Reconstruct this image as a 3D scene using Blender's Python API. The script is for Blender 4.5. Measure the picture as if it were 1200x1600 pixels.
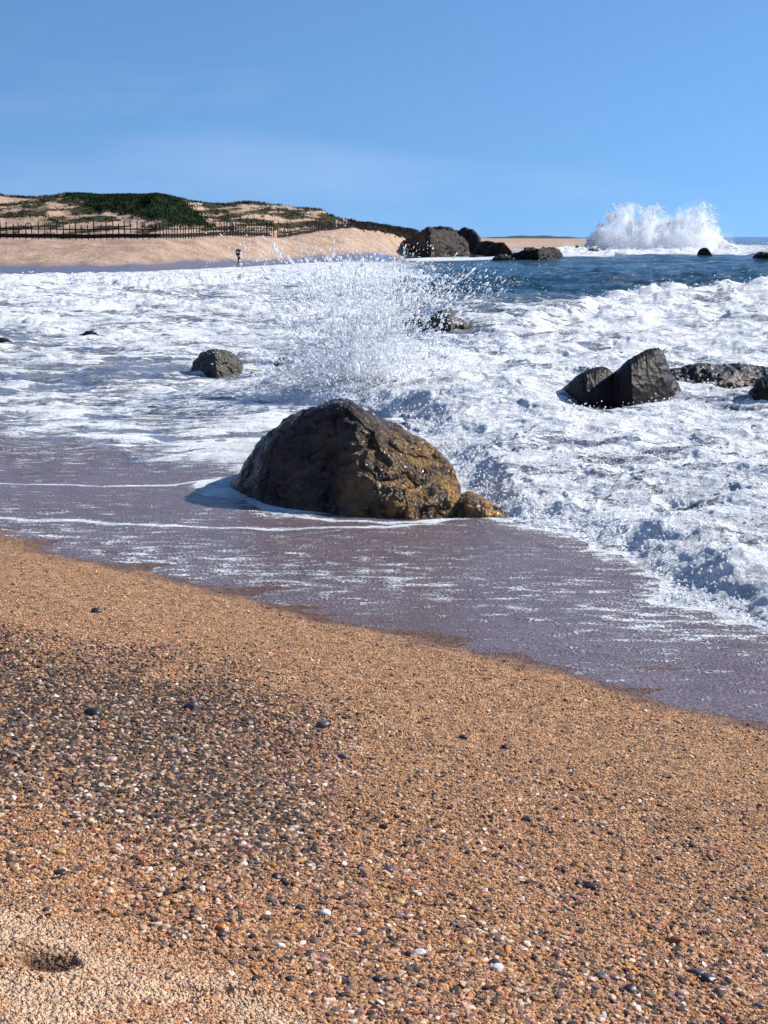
import bpy, math, random
import numpy as np
from math import radians as R
for o in list(bpy.data.objects): bpy.data.objects.remove(o)
S = bpy.context.scene
COL = S.collection
random.seed(7); rng = np.random.default_rng(7)

# ------------------------------------------------------------------ camera
F, H, PITCH = 2000.0, 3.0, math.atan(430/2000)
cd = bpy.data.cameras.new('camera'); cam = bpy.data.objects.new('camera', cd); COL.objects.link(cam)
cam.location = (0, 0, H); cam.rotation_euler = (R(90)-PITCH, 0, 0)
cd.sensor_fit = 'VERTICAL'; cd.sensor_height = 24; cd.lens = F/1600*24
cd.clip_start = 0.1; cd.clip_end = 60000
S.camera = cam
# ------------------------------------------------------------------ light
SUN_EL, SUN_AZ = R(36), R(74)      # azimuth from +Y towards +X
w = bpy.data.worlds.new('World'); S.world = w; w.use_nodes = True
nt = w.node_tree; nt.nodes.clear()
sky = nt.nodes.new('ShaderNodeTexSky'); sky.sky_type = 'NISHITA'; sky.sun_disc = False
sky.sun_elevation = SUN_EL; sky.sun_rotation = SUN_AZ; sky.altitude = 0
sky.air_density = 1.0; sky.dust_density = 0.25; sky.ozone_density = 3.0
tc = nt.nodes.new('ShaderNodeTexCoord')
sep = nt.nodes.new('ShaderNodeSeparateXYZ'); nt.links.new(tc.outputs['Generated'], sep.inputs[0])
mz = nt.nodes.new('ShaderNodeMath'); mz.operation = 'MULTIPLY_ADD'; mz.inputs[1].default_value = 0.86; mz.inputs[2].default_value = 0.18
nt.links.new(sep.outputs[2], mz.inputs[0])
cmb = nt.nodes.new('ShaderNodeCombineXYZ'); nt.links.new(sep.outputs[0], cmb.inputs[0]); nt.links.new(sep.outputs[1], cmb.inputs[1]); nt.links.new(mz.outputs[0], cmb.inputs[2])
nt.links.new(cmb.outputs[0], sky.inputs[0])
# thin cirrus
mp = nt.nodes.new('ShaderNodeMapping'); mp.inputs['Rotation'].default_value = (0, R(27), 0); mp.inputs['Scale'].default_value = (1.5, 1, 8); mp.inputs['Location'].default_value = (.35, 0, .2)
nt.links.new(tc.outputs['Generated'], mp.inputs[0])
cn = nt.nodes.new('ShaderNodeTexNoise'); cn.inputs['Scale'].default_value = 1.6; cn.inputs['Detail'].default_value = 5; cn.inputs['Distortion'].default_value = .2
nt.links.new(mp.outputs[0], cn.inputs[0])
cr = nt.nodes.new('ShaderNodeMapRange'); cr.inputs[1].default_value = .5; cr.inputs[2].default_value = .78; cr.inputs[3].default_value = 0; cr.inputs[4].default_value = .18
nt.links.new(cn.outputs[0], cr.inputs[0])
cm = nt.nodes.new('ShaderNodeMix'); cm.data_type = 'RGBA'; nt.links.new(cr.outputs[0], cm.inputs[0]); nt.links.new(sky.outputs[0], cm.inputs[6]); cm.inputs[7].default_value = (9.5, 7.4, 7.8, 1)
bg = nt.nodes.new('ShaderNodeBackground'); bg.inputs[1].default_value = 0.090
wo = nt.nodes.new('ShaderNodeOutputWorld')
tint = nt.nodes.new('ShaderNodeMix'); tint.data_type = 'RGBA'; tint.blend_type = 'MULTIPLY'; tint.inputs[0].default_value = 1; tint.inputs[7].default_value = (.74, 1.0, 1.2, 1)
nt.links.new(cm.outputs[2], tint.inputs[6]); nt.links.new(tint.outputs[2], bg.inputs[0]); nt.links.new(bg.outputs[0], wo.inputs[0])
sl = bpy.data.lights.new('sun', 'SUN'); sl.energy = 5.0; sl.angle = R(.5); sl.color = (1, .95, .88)
so = bpy.data.objects.new('sun', sl); COL.objects.link(so)
so.rotation_euler = (R(90)-SUN_EL, 0, math.pi-SUN_AZ)
S.view_settings.view_transform = 'Standard'; S.view_settings.look = 'None'; S.view_settings.gamma = 1
S.view_settings.exposure = 0.55
try:
    S.cycles.volume_bounces = 10; S.cycles.max_bounces = 14; S.cycles.volume_max_steps = 256
except Exception: pass

# ------------------------------------------------------------------ projection helpers
cp, sp = math.cos(PITCH), math.sin(PITCH)
def ray(px, py):
    u, v = (px-600)/F, (800-py)/F
    return (u, cp+v*sp, -sp+v*cp)
def at(px, py, z=0.0):             # where the sight line meets height z
    d = ray(px, py); t = (z-H)/d[2]; return (d[0]*t, d[1]*t, z)
def atd(px, py, Y):                # where it reaches depth Y
    d = ray(px, py); t = Y/d[1]; return (d[0]*t, Y, H+d[2]*t)
def proj0(x, y, z=0.0):            # photo pixel of a ground point
    q = y*cp - (z-H)*sp; q = np.where(q < .05, .05, q); v = y*sp + (z-H)*cp
    return 600+F*x/q, 800-F*v/q

# ------------------------------------------------------------------ numpy noise
def _h(ix, iy, iz, seed):
    h = (ix.astype(np.int64)*374761393 + iy.astype(np.int64)*668265263 + iz*2147483647 + seed*974634777) & 0xffffffff
    h = ((h ^ (h >> 13))*1274126177) & 0xffffffff
    h = ((h ^ (h >> 16))*2246822519) & 0xffffffff
    return h ^ (h >> 15)
def perlin(x, y, seed=0):
    x = np.asarray(x, float); y = np.asarray(y, float)
    xi, yi = np.floor(x), np.floor(y); xf, yf = x-xi, y-yi
    u = xf*xf*xf*(xf*(xf*6-15)+10); v = yf*yf*yf*(yf*(yf*6-15)+10)
    def g(dx, dy):
        a = _h(xi+dx, yi+dy, 0, seed)*(2*math.pi/4294967296)
        return np.cos(a)*(xf-dx)+np.sin(a)*(yf-dy)
    a, b, c, d = g(0, 0), g(1, 0), g(0, 1), g(1, 1)
    return 1.5*((a*(1-u)+b*u)*(1-v)+(c*(1-u)+d*u)*v)
def fbm(x, y, oct=4, seed=0, gain=.5):
    s = 0; a = 1
    for i in range(oct):
        s = s + a*perlin(x, y, seed+i); x, y = x*2.03+3.1, y*2.03+1.7; a *= gain
    return s
def perlin3(x, y, z, seed=0):
    xi, yi, zi = np.floor(x), np.floor(y), np.floor(z); xf, yf, zf = x-xi, y-yi, z-zi
    q = lambda t: t*t*t*(t*(t*6-15)+10)
    u, v, w_ = q(xf), q(yf), q(zf)
    def g(dx, dy, dz):
        hh = _h(xi+dx, yi+dy, (zi+dz).astype(np.int64), seed)
        a = (hh & 0xffff)*(2*math.pi/65536); c = ((hh >> 16) & 0xffff)/32768.-1; s = np.sqrt(np.maximum(0, 1-c*c))
        return np.cos(a)*s*(xf-dx)+np.sin(a)*s*(yf-dy)+c*(zf-dz)
    l = lambda a, b, t: a+(b-a)*t
    return 1.5*l(l(l(g(0,0,0), g(1,0,0), u), l(g(0,1,0), g(1,1,0), u), v), l(l(g(0,0,1), g(1,0,1), u), l(g(0,1,1), g(1,1,1), u), v), w_)
def worley(x, y, seed=0):
    xi, yi = np.floor(x), np.floor(y); f1 = np.full(x.shape, 9.)
    for dx in (-1, 0, 1):
        for dy in (-1, 0, 1):
            h = _h(xi+dx, yi+dy, 0, seed)
            px = xi+dx+(h & 0xffff)/65536.; py = yi+dy+((h >> 16) & 0xffff)/65536.
            f1 = np.minimum(f1, (px-x)**2+(py-y)**2)
    return np.sqrt(f1)
def sst(a, b, x):
    t = np.clip((x-a)/(b-a), 0, 1); return t*t*(3-2*t)
def sdpoly(x, y, P):               # signed distance, positive inside
    P = np.array(P, float); d = np.full(x.shape, 1e18); ins = np.zeros(x.shape, bool); n = len(P)
    for i in range(n):
        ax, ay = P[i]; bx, by = P[(i+1) % n]; ex, ey = bx-ax, by-ay
        t = np.clip(((x-ax)*ex+(y-ay)*ey)/(ex*ex+ey*ey+1e-12), 0, 1)
        d = np.minimum(d, (x-ax-t*ex)**2+(y-ay-t*ey)**2)
        if ay != by:
            c = ((ay > y) != (by > y)) & (x < ex*(y-ay)/(by-ay)+ax); ins ^= c
    return np.where(ins, 1, -1)*np.sqrt(d)
def dline(x, y, P):
    d = np.full(x.shape, 1e18)
    for (ax, ay), (bx, by) in zip(P[:-1], P[1:]):
        ex, ey = bx-ax, by-ay; t = np.clip(((x-ax)*ex+(y-ay)*ey)/(ex*ex+ey*ey), 0, 1)
        d = np.minimum(d, (x-ax-t*ex)**2+(y-ay-t*ey)**2)
    return np.sqrt(d)

# ------------------------------------------------------------------ mesh helpers
def mesh_np(name, V, Fq, mat=None, smooth=True, attrs=None, parent=None):
    V = np.asarray(V, np.float32); Fq = np.asarray(Fq, np.int32); k = Fq.shape[1]
    me = bpy.data.meshes.new(name)
    me.vertices.add(len(V)); me.vertices.foreach_set('co', V.ravel())
    me.loops.add(Fq.size); me.loops.foreach_set('vertex_index', Fq.ravel())
    me.polygons.add(len(Fq)); me.polygons.foreach_set('loop_start', np.arange(0, Fq.size, k, dtype=np.int32))
    try: me.polygons.foreach_set('loop_total', np.full(len(Fq), k, np.int32))
    except Exception: pass
    me.update(calc_edges=True)
    if smooth: me.polygons.foreach_set('use_smooth', np.ones(len(Fq), bool))
    else: me.polygons.foreach_set('use_smooth', np.zeros(len(Fq), bool))
    for n, a in (attrs or {}).items():
        a = np.asarray(a, np.float32)
        if a.ndim == 2:
            at_ = me.attributes.new(n, 'FLOAT_COLOR', 'POINT'); c = np.ones((len(V), 4), np.float32); c[:, :3] = a; at_.data.foreach_set('color', c.ravel())
        else:
            at_ = me.attributes.new(n, 'FLOAT', 'POINT'); at_.data.foreach_set('value', a.ravel())
    if mat: me.materials.append(mat)
    o = bpy.data.objects.new(name, me); COL.objects.link(o)
    if parent: o.parent = parent
    return o
def tag(o, label=None, cat=None, group=None, kind=None):
    for k, v in (('label', label), ('category', cat), ('group', group), ('kind', kind)):
        if v: o[k] = v
    return o
def empty(name, loc=(0, 0, 0), rz=0):
    o = bpy.data.objects.new(name, None); COL.objects.link(o); o.location = loc; o.rotation_euler = (0, 0, rz); o.empty_display_size = .2; return o
def grid_faces(nr, nc, keep=None):
    i = np.arange(nr-1)[:, None]*nc+np.arange(nc-1)[None, :]
    f = np.stack([i, i+1, i+nc+1, i+nc], -1).reshape(-1, 4)
    if keep is not None:
        kk = keep.ravel(); f = f[kk[f].any(1)]
    return f
def compact(V, Fq, attrs):
    used = np.zeros(len(V), bool); used[Fq.ravel()] = True; idx = np.cumsum(used)-1
    return V[used], idx[Fq], {k: a[used] for k, a in attrs.items()}

# ------------------------------------------------------------------ material helpers
class MT:
    def __init__(s, name):
        s.m = bpy.data.materials.new(name); s.m.use_nodes = True; s.t = s.m.node_tree; s.n = s.t.nodes
        s.b = s.n['Principled BSDF']; s.out = s.n['Material Output']
    def N(s, t, **kw):
        n = s.n.new(t)
        for k, v in kw.items():
            if k.startswith('_'): setattr(n, k[1:], v)
            else: s.set(n.inputs[k.replace('__', ' ')], v)
        return n
    def set(s, inp, v):
        if isinstance(v, bpy.types.NodeSocket): s.t.links.new(v, inp)
        else: inp.default_value = v
    def pos(s): return s.N('ShaderNodeNewGeometry').outputs['Position']
    def attr(s, n, kind='GEOMETRY', out='Fac'):
        a = s.N('ShaderNodeAttribute', _attribute_name=n, _attribute_type=kind); return a.outputs[out]
    def scale(s, v, sc):
        n = s.N('ShaderNodeVectorMath', _operation='MULTIPLY'); s.set(n.inputs[0], v); n.inputs[1].default_value = sc; return n.outputs[0]
    def noise(s, v, scale, detail=4, rough=.55, dist=0, out=0):
        n = s.N('ShaderNodeTexNoise', Scale=scale, Detail=detail, Roughness=rough, Distortion=dist); s.set(n.inputs[0], v); return n.outputs[out]
    def voro(s, v, scale, out='Distance', feat='F1'):
        n = s.N('ShaderNodeTexVoronoi', _feature=feat, Scale=scale); s.set(n.inputs[0], v); return n.outputs[out]
    def rng(s, v, a, b, c=0., d=1., mode='LINEAR'):
        n = s.N('ShaderNodeMapRange', _interpolation_type=mode)
        for i, q in enumerate((v, a, b, c, d)): s.set(n.inputs[i], q)
        return n.outputs[0]
    def math(s, op, a, b=0.):
        n = s.N('ShaderNodeMath', _operation=op); s.set(n.inputs[0], a); s.set(n.inputs[1], b); return n.outputs[0]
    def mix(s, f, a, b, mode='MIX'):
        n = s.N('ShaderNodeMix', _data_type='RGBA', _blend_type=mode); s.set(n.inputs[0], f)
        for i, q in ((6, a), (7, b)):
            s.set(n.inputs[i], q if isinstance(q, bpy.types.NodeSocket) else (*q, 1))
        return n.outputs[2]
    def ramp(s, f, stops, interp='LINEAR'):
        n = s.N('ShaderNodeValToRGB'); s.set(n.inputs[0], f); e = n.color_ramp.elements; n.color_ramp.interpolation = interp
        while len(e) < len(stops): e.new(.5)
        for q, (p, c) in zip(e, stops): q.position = p; q.color = (*c, 1)
        return n.outputs[0]
    def bump(s, h, dist, strength=1., normal=None):
        n = s.N('ShaderNodeBump', Strength=strength, Distance=dist); s.set(n.inputs['Height'], h)
        if normal: s.set(n.inputs['Normal'], normal)
        return n.outputs[0]
    def bs(s, **kw):
        for k, v in kw.items():
            if isinstance(v, tuple) and len(v) == 3: v = (*v, 1)
            s.set(s.b.inputs[k.replace('__', ' ')], v)
        return s.m
def plain(name, col, rough=.8, var=.25, scale=8):
    m = MT(name); n = m.noise(m.pos(), scale, 4); c = m.mix(m.rng(n, .3, .7), tuple(x*(1-var) for x in col), tuple(min(1, x*(1+var)) for x in col))
    m.bs(Base__Color=c, Roughness=rough, Normal=m.bump(n, .02, .4)); m.b.inputs['Specular IOR Level'].default_value = .12; return m.m

# ------------------------------------------------------------------ coast outline and land height
WL = [(1500, 1230), (1200, 1132), (1050, 1098), (900, 1052), (700, 1006), (500, 962), (330, 917), (200, 884), (0, 851)]   # near waterline (seen from the berm)
near_w = [at(*p)[:2] for p in WL]
near_w = [(14, -8), (7, 2.2)] + near_w[1:]
left_w = [(-7.5, 15.3), (-14, 24), (-25, 42), (-36, 66), (-40, 88), (-38, 103)]
FWL = [(0, 428), (100, 427), (200, 424), (350, 417), (430, 413), (520, 409), (600, 405.5), (660, 403), (720, 399), (770, 394), (810, 389.5), (930, 386.5), (1000, 385)]
far_w = [at(*p)[:2] for p in FWL]
COAST = near_w + left_w + far_w + [(150, 560), (130, 900), (-900, 1500), (-900, -200), (14, -200)]
nearP = near_w + left_w + [(-300, 120), (-300, -200), (14, -200)]
# tables by azimuth (photo column at the horizon), depth and photo row
FEN = [(-900, 376, 120), (-300, 374, 128), (0, 373, 133), (150, 375, 135), (250, 374, 137), (340, 370.5, 149), (400, 369, 157), (430, 372.5, 163), (452, 370, 170), (500, 361, 182), (550, 355.5, 196), (580, 357.5, 210), (610, 364, 225), (640, 371, 245), (690, 378, 262), (760, 380, 340), (930, 376.5, 600), (1000, 376, 650)]
CRE = [(-900, 315, 175), (-300, 300, 175), (-100, 302, 175), (0, 305, 175), (60, 310, 176), (100, 307, 178), (250, 305, 180), (275, 310, 181), (300, 315, 184), (330, 318.5, 188), (380, 317, 194), (430, 321, 200), (500, 330, 208), (540, 343, 214), (562, 350, 222), (600, 353, 245), (645, 361, 272), (700, 371, 330), (760, 375, 480), (930, 375, 720), (1000, 375.5, 800)]
def tab(T, fn):
    return np.array([p[0] for p in T], float), np.array([fn(p) for p in T], float)
fx_, fz_ = tab(FEN, lambda p: atd(p[0], p[1], p[2])[2]); _, fd_ = tab(FEN, lambda p: p[2])
cx_, cz_ = tab(CRE, lambda p: atd(p[0], p[1], p[2])[2]); _, cd_ = tab(CRE, lambda p: p[2])
wx_, wd_ = tab(FWL, lambda p: at(*p)[1])
wx_ = np.concatenate([[-900, -300], wx_]); wd_ = np.concatenate([[60, 88], wd_])
def far_h(x, y):
    u = 600+x/np.maximum(y, 1)*F*(cp+(430/F)*sp)   # column on the horizon line
    dw, df, zf, dc, zc = (np.interp(u, a, b) for a, b in ((wx_, wd_), (fx_, fd_), (fx_, fz_), (cx_, cd_), (cx_, cz_)))
    t1 = (y-dw)/np.maximum(df-dw, 1); tt_ = np.clip(t1, 0, 1); kk_ = sst(590, 640, u); z1 = zf*((1-(1-tt_)**1.25)*(1-kk_)+kk_*tt_**2.2)
    z1 = np.where(t1 < 0, (y-dw)*.03, z1)
    t2 = np.clip((y-df)/np.maximum(dc-df, 1), 0, 1); base2 = .22
    q = np.clip((t2-base2)/(1-base2), 0, 1)
    z2 = zf-.15*sst(0, .2, t2)+(zc-zf+.15)*sst(0, 1, q)**.85
    z3 = np.maximum(zc-(y-dc)*.09, np.minimum(zc, zc*.55+.4))
    z = np.where(y < df, z1, np.where(y < dc, z2, z3))
    lump = fbm(x/9, y/9, 5, 40)*.9*sst(.3, .7, t2)*np.clip((zc-zf)/3, 0, 1)*(1-.85*sst(.8, 1, t2))
    lump = lump + fbm(x/3.0, y/7.0, 3, 41)*.12*sst(0, .3, t1)
    z = z+np.where(y > dw, lump, 0)
    end = 1-sst(985, 1000, u)
    return z*end-1.5*(1-end), u, t1, t2
def near_h(x, y, s):
    s = np.minimum(s, 40)
    z = np.where(s > 0, .225*s-.27*(1-np.exp(-np.maximum(s, 0)/3)), .02*s)
    z = np.where(z > 1.6, 1.6+1.6*(1-np.exp(-(z-1.6)/1.6)), z)
    z = z+.02*fbm(x*.9, y*.9, 3, 60)*sst(.3, 2, s)
    return z
def land_h(x, y):
    zf, u, t1, t2 = far_h(x, y)
    s = sdpoly(x, y, nearP); zn = near_h(x, y, s)
    k = sst(70, 95, y)
    return zn*(1-k)+zf*k, s, u, t1, t2

# near sand marks: footprint hollow and kicked dents
sand_guess = lambda px, py: at(px, py, 0.0)
def on_sand(px, py):
    z = .9
    for _ in range(25):
        p = at(px, py, z); zz = land_h(np.array([p[0]]), np.array([p[1]]))[0][0]; z = z*.4+zz*.6
    return at(px, py, z)
DENTS = [(75, 1500, .070, .060, .030, -.3), (300, 1548, .095, .018, .018, .1), (372, 1556, .06, .02, .022, .35), (345, 1505, .16, .08, .012, 0), (190, 1420, .2, .1, .01, .2), (70, 1375, .05, .03, .01, 0), (145, 957, .06, .02, .014, 0)]
DW = [(on_sand(a, b), c, d, e, f) for a, b, c, d, e, f in DENTS]
def micro(x, y):
    z = .0035*fbm(x*14, y*14, 3, 70)+.0022*perlin(x*42, y*42, 72)+.0019*perlin(x*95, y*95, 73)+.0012*perlin(x*190, y*190, 74)
    z = z+.006*fbm(x*3.2, y*3.2, 2, 76)
    for p, a, b, dpt, rot in DW:
        dx, dy = x-p[0], y-p[1]; c, s_ = math.cos(rot), math.sin(rot)
        q = ((dx*c+dy*s_)/a)**2+((-dx*s_+dy*c)/b)**2
        q = q*(1+.35*perlin(x*40, y*40, 79))
        z = z-dpt*np.exp(-q**1.6)+dpt*.35*np.exp(-((np.sqrt(q)-1.6)/.5)**2)
    return z

# ------------------------------------------------------------------ gravel zones (in photo columns and rows of the sand)
def zones(px, py):
    wob = 1
    up = np.interp(px, [-400, 0, 150, 330, 470, 600, 800, 1200, 1600], [985, 1000, 1030, 1050, 1085, 1110, 1130, 1200, 1260])
    lo = np.interp(px, [-400, 0, 100, 200, 330, 480, 560, 700, 1600], [1195, 1215, 1235, 1265, 1310, 1330, 1330, 1350, 1500])
    band = sst(-45, 35, py-up)*(1-sst(-70, 90, py-lo))*(1-sst(330, 640, px+.25*(py-1100)))
    mid = sst(-30, 90, py-up)
    fine = np.interp(px, [-400, 0, 130, 260, 420, 520, 640, 1600], [1370, 1405, 1435, 1475, 1535, 1600, 1680, 2400])
    fn = sst(-60, 60, py-fine)
    return band, mid*(1-fn), fn

# ------------------------------------------------------------------ MATERIALS
# beach sand
m = MT('beach_sand'); P = m.pos()
c1 = m.voro(P, 165, 'Color'); sepc = m.N('ShaderNodeSeparateColor'); m.set(sepc.inputs[0], c1)
c2 = m.voro(P, 70, 'Color'); sep2 = m.N('ShaderNodeSeparateColor'); m.set(sep2.inputs[0], c2)
sand = m.ramp(sepc.outputs[0], [(0, (.05, .03, .02)), (.15, (.19, .10, .052)), (.45, (.52, .265, .115)), (.8, (.76, .42, .205)), (1, (.92, .70, .48))])
coarse = m.ramp(sep2.outputs[0], [(0, (.05, .035, .028)), (.2, (.22, .12, .065)), (.6, (.45, .26, .14)), (1, (.66, .44, .28))])
sand = m.mix(.38, sand, coarse)
c3 = m.voro(P, 33, 'Color'); sep3 = m.N('ShaderNodeSeparateColor'); m.set(sep3.inputs[0], c3)
sand = m.mix(1., sand, m.ramp(m.math('ADD', m.math('MULTIPLY', sep3.outputs[0], .5), m.math('MULTIPLY', m.noise(P, 42, 3, .8), .5)), [(.3, (.42, .38, .36)), (.48, (.95, .92, .9)), (.7, (1.35, 1.3, 1.22))]), 'MULTIPLY')
big = m.noise(P, 1.1, 4); sand = m.mix(m.rng(big, .35, .7, 0, .35), sand, (.40, .20, .09), 'MIX')
grv = m.attr('gravel'); fin = m.attr('fine')
sand = m.mix(m.math('MULTIPLY', grv, .55), sand, m.mix(.5, sand, (.10, .075, .06)))
sand = m.mix(m.math('MULTIPLY', fin, .5), sand, (.80, .58, .40))
wet = m.attr('wet'); sand = m.mix(wet, sand, m.mix(1., sand, (.38, .32, .34), 'MULTIPLY'))
dk = m.attr('dark'); sand = m.mix(m.math('MULTIPLY', dk, .95), sand, m.mix(1., sand, (.14, .11, .11), 'MULTIPLY'))
h1 = m.voro(P, 165); h2 = m.voro(P, 70); h3 = m.noise(P, 60, 3)
n1 = m.bump(m.math('ADD', m.math('MULTIPLY', h1, -.009), m.math('ADD', m.math('MULTIPLY', h2, -.022), m.math('MULTIPLY', h3, .02))), 1., 1.)
m.bs(Base__Color=sand, Roughness=m.rng(wet, 0, 1, .85, .35), Normal=n1); m.b.inputs['Specular IOR Level'].default_value = .4
M_SAND = m.m

# far beach and dunes
m = MT('dune_sand'); P = m.pos()
n = m.noise(P, .35, 6, .6); n2 = m.noise(m.scale(P, (.25, 1, 1)), .9, 5, .6)
sand = m.ramp(n, [(.25, (.27, .18, .13)), (.5, (.43, .30, .22)), (.8, (.56, .41, .31))])
sand = m.mix(m.rng(n2, .52, .68, 0, .4), sand, (.24, .15, .10))
veg = m.attr('veg'); grn = m.noise(P, 1.1, 5, .7)
gcol = m.ramp(grn, [(.3, (.010, .014, .006)), (.5, (.035, .036, .018)), (.75, (.12, .10, .06))])
lawn = m.attr('lawn'); gl = m.mix(m.noise(P, 2.5, 4), (.005, .012, .004), (.020, .040, .011))
col = m.mix(m.rng(m.math('ADD', veg, m.rng(m.noise(P, 1.6, 5, .7), 0, 1, -.35, .35)), .42, .58), sand, gcol)
col = m.mix(lawn, col, gl)
wet = m.attr('wet'); col = m.mix(wet, col, (.15, .115, .115))
m.bs(Base__Color=col, Roughness=m.rng(wet, .4, .8, .9, .10), Normal=m.bump(m.noise(P, 1.6, 6, .7), m.rng(wet, .3, .7, .5, .0), .8)); m.set(m.b.inputs['Specular IOR Level'], m.rng(wet, .3, .8, .1, .6)); M_DUNE = m.m

# sea
m = MT('sea_water'); P = m.pos()
foam, shal, fx = m.attr('foam'), m.attr('shallow'), m.attr('fine')
warp = m.N('ShaderNodeVectorMath', _operation='ADD'); m.set(warp.inputs[0], P)
wn = m.noise(P, .9, 3, .6, out=1); ws = m.N('ShaderNodeVectorMath', _operation='SCALE'); m.set(ws.inputs[0], wn); ws.inputs['Scale'].default_value = .9; m.set(warp.inputs[1], ws.outputs[0])
WP = warp.outputs[0]
v1 = m.voro(m.scale(WP, (.8, 1, 1)), 1.3, feat='SMOOTH_F1'); v2 = m.voro(WP, 4.5); v3 = m.noise(P, 14, 4, .65); v0 = m.noise(WP, .32, 5, .6); v4 = m.noise(m.scale(P, (.35, 1.0, 1)), 5.5, 4, .62)
v5 = m.noise(m.scale(WP, (.16, 1.5, 1)), 2.3, 6, .62, .9)
lace0 = m.math('ADD', m.math('MULTIPLY', v1, .25), m.math('ADD', m.math('MULTIPLY', v2, .12), m.math('ADD', m.math('MULTIPLY', v3, .22), m.math('ADD', m.math('MULTIPLY', v5, .62), m.math('MULTIPLY', v4, .30)))))
lace = m.math('ADD', m.math('MULTIPLY', lace0, 2.5), -1.03)
streak0 = m.math('ADD', m.math('MULTIPLY', m.noise(m.scale(P, (.45, 1.25, 1)), 7, 3, .6), .8), m.math('MULTIPLY', m.noise(P, 34, 2, .6), .45))
streak = m.math('ADD', m.math('MULTIPLY', streak0, 1.9), -.5625)
pat = m.N('ShaderNodeMix', _data_type='FLOAT'); m.set(pat.inputs[0], fx); m.set(pat.inputs[2], lace); m.set(pat.inputs[3], streak)
fac = m.rng(m.math('ADD', m.math('MULTIPLY', pat.outputs[0], 1.0), m.math('MULTIPLY', foam, 1.2)), 1.14, 1.50, 0, 1, 'SMOOTHSTEP')
gr = m.noise(P, 52, 2, .8); gr2 = m.noise(m.scale(P, (.5, 1.2, 1)), 18, 4, .7)
sandw = m.mix(m.rng(gr, .35, .68), (.035, .026, .033), (.31, .24, .26))
sandw = m.mix(m.rng(m.noise(P, .8, 3), .35, .7, 0, .45), sandw, (.10, .062, .055))
deep = m.mix(m.rng(m.noise(m.scale(P, (.25, 1, 1)), .12, 4), .4, .65), (.005, .018, .030), (.010, .060, .095))
turb = m.mix(m.rng(m.noise(P, .9, 4), .35, .65), (.10, .15, .27), (.24, .24, .25))
wc = m.ramp(shal, [(0, (0, 0, 0)), (1, (1, 1, 1))])
under = m.mix(m.rng(shal, 0., .5), deep, turb); under = m.mix(m.rng(shal, .6, .95), under, sandw)
fthick = m.math('ADD', m.math('MULTIPLY', m.noise(m.scale(WP, (.55, 1, 1)), 3.2, 6, .68), .6), m.math('MULTIPLY', m.noise(P, 19, 4, .7), .4))
fcol = m.mix(m.rng(fthick, .40, .58), (.42, .46, .52), (.88, .89, .90))
fcol = m.mix(m.rng(m.noise(P, .75, 3, .6), .50, .72, 0, .45), fcol, (.62, .60, .52))
col = m.mix(fac, under, fcol)
rip = m.noise(m.scale(P, (.45, 1, 1)), 2.2, 6, .62); rip2 = m.noise(m.scale(P, (.6, 1.3, 1)), 13, 5, .7)
fh = m.noise(P, 22, 6, .72)
amp = m.rng(shal, 0, 1, .34, .03)
b1 = m.bump(m.math('ADD', m.math('MULTIPLY', rip, amp), m.math('ADD', m.math('MULTIPLY', rip2, m.rng(shal, 0, 1, .02, .012)), m.math('ADD', m.math('MULTIPLY', fac, m.rng(shal, .5, 1, .02, .003)), m.math('MULTIPLY', m.math('MULTIPLY', gr, shal), .007)))), 1., 1.)
b2 = m.bump(m.math('ADD', m.math('MULTIPLY', m.math('MULTIPLY', fh, fac), .028), m.math('MULTIPLY', m.math('MULTIPLY', m.noise(P, 75, 3, .6), fac), .012)), 1., 1., b1)
m.bs(Base__Color=col, Roughness=m.rng(fac, 0, 1, .13, .75), Normal=b2, IOR=1.33); M_SEA = m.m

# foam drops
m = MT('white_spray'); m.bs(Base__Color=(.95, .96, .97), Roughness=.6); tr = m.N('ShaderNodeBsdfTranslucent', Color=(.95, .96, .98, 1)); mx = m.N('ShaderNodeMixShader'); mx.inputs[0].default_value = .5
m.t.links.new(m.b.outputs[0], mx.inputs[1]); m.t.links.new(tr.outputs[0], mx.inputs[2]); m.t.links.new(mx.outputs[0], m.out.inputs[0]); M_DROP = m.m
# wood
M_WOOD = plain('weathered_wood', (.045, .036, .030), .85, .35, 12)
M_WOODD = plain('dark_wood', (.022, .019, .018), .9, .35, 12)

def rock_mat(name, dark, mid, warm, warm_amt, rough, bscale, bdist, zwarm=None, wetspec=.5):
    m = MT(name); P = m.pos()
    tcn = m.N('ShaderNodeTexCoord').outputs['Object']
    a = m.noise(tcn, bscale*.35, 6, .65, .3); b = m.noise(tcn, bscale*2.2, 6, .7); v = m.voro(m.scale(tcn, (1, 1, .8)), bscale*3.5)
    c = m.mix(m.rng(a, .38, .66), dark, mid)
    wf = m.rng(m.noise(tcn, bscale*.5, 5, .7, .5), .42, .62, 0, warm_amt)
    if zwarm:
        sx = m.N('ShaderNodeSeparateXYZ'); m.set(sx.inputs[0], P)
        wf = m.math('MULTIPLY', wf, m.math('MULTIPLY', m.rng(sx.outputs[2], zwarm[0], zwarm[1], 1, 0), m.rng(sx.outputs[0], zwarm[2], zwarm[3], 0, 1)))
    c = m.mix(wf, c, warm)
    c = m.mix(m.rng(b, .54, .70, 0, .5), c, tuple(min(1, q*1.7) for q in mid))
    c = m.mix(m.rng(b, .30, .44, .75, 0), c, tuple(q*.35 for q in dark))
    hgt = m.math('ADD', m.math('MULTIPLY', b, 1.), m.math('ADD', m.math('MULTIPLY', v, .45), m.math('MULTIPLY', a, .8)))
    nb = m.bump(hgt, bdist, 1.)
    m.bs(Base__Color=c, Roughness=rough, Normal=nb); m.b.inputs['Specular IOR Level'].default_value = wetspec
    return m.m
bx = at(560, 805)
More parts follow.
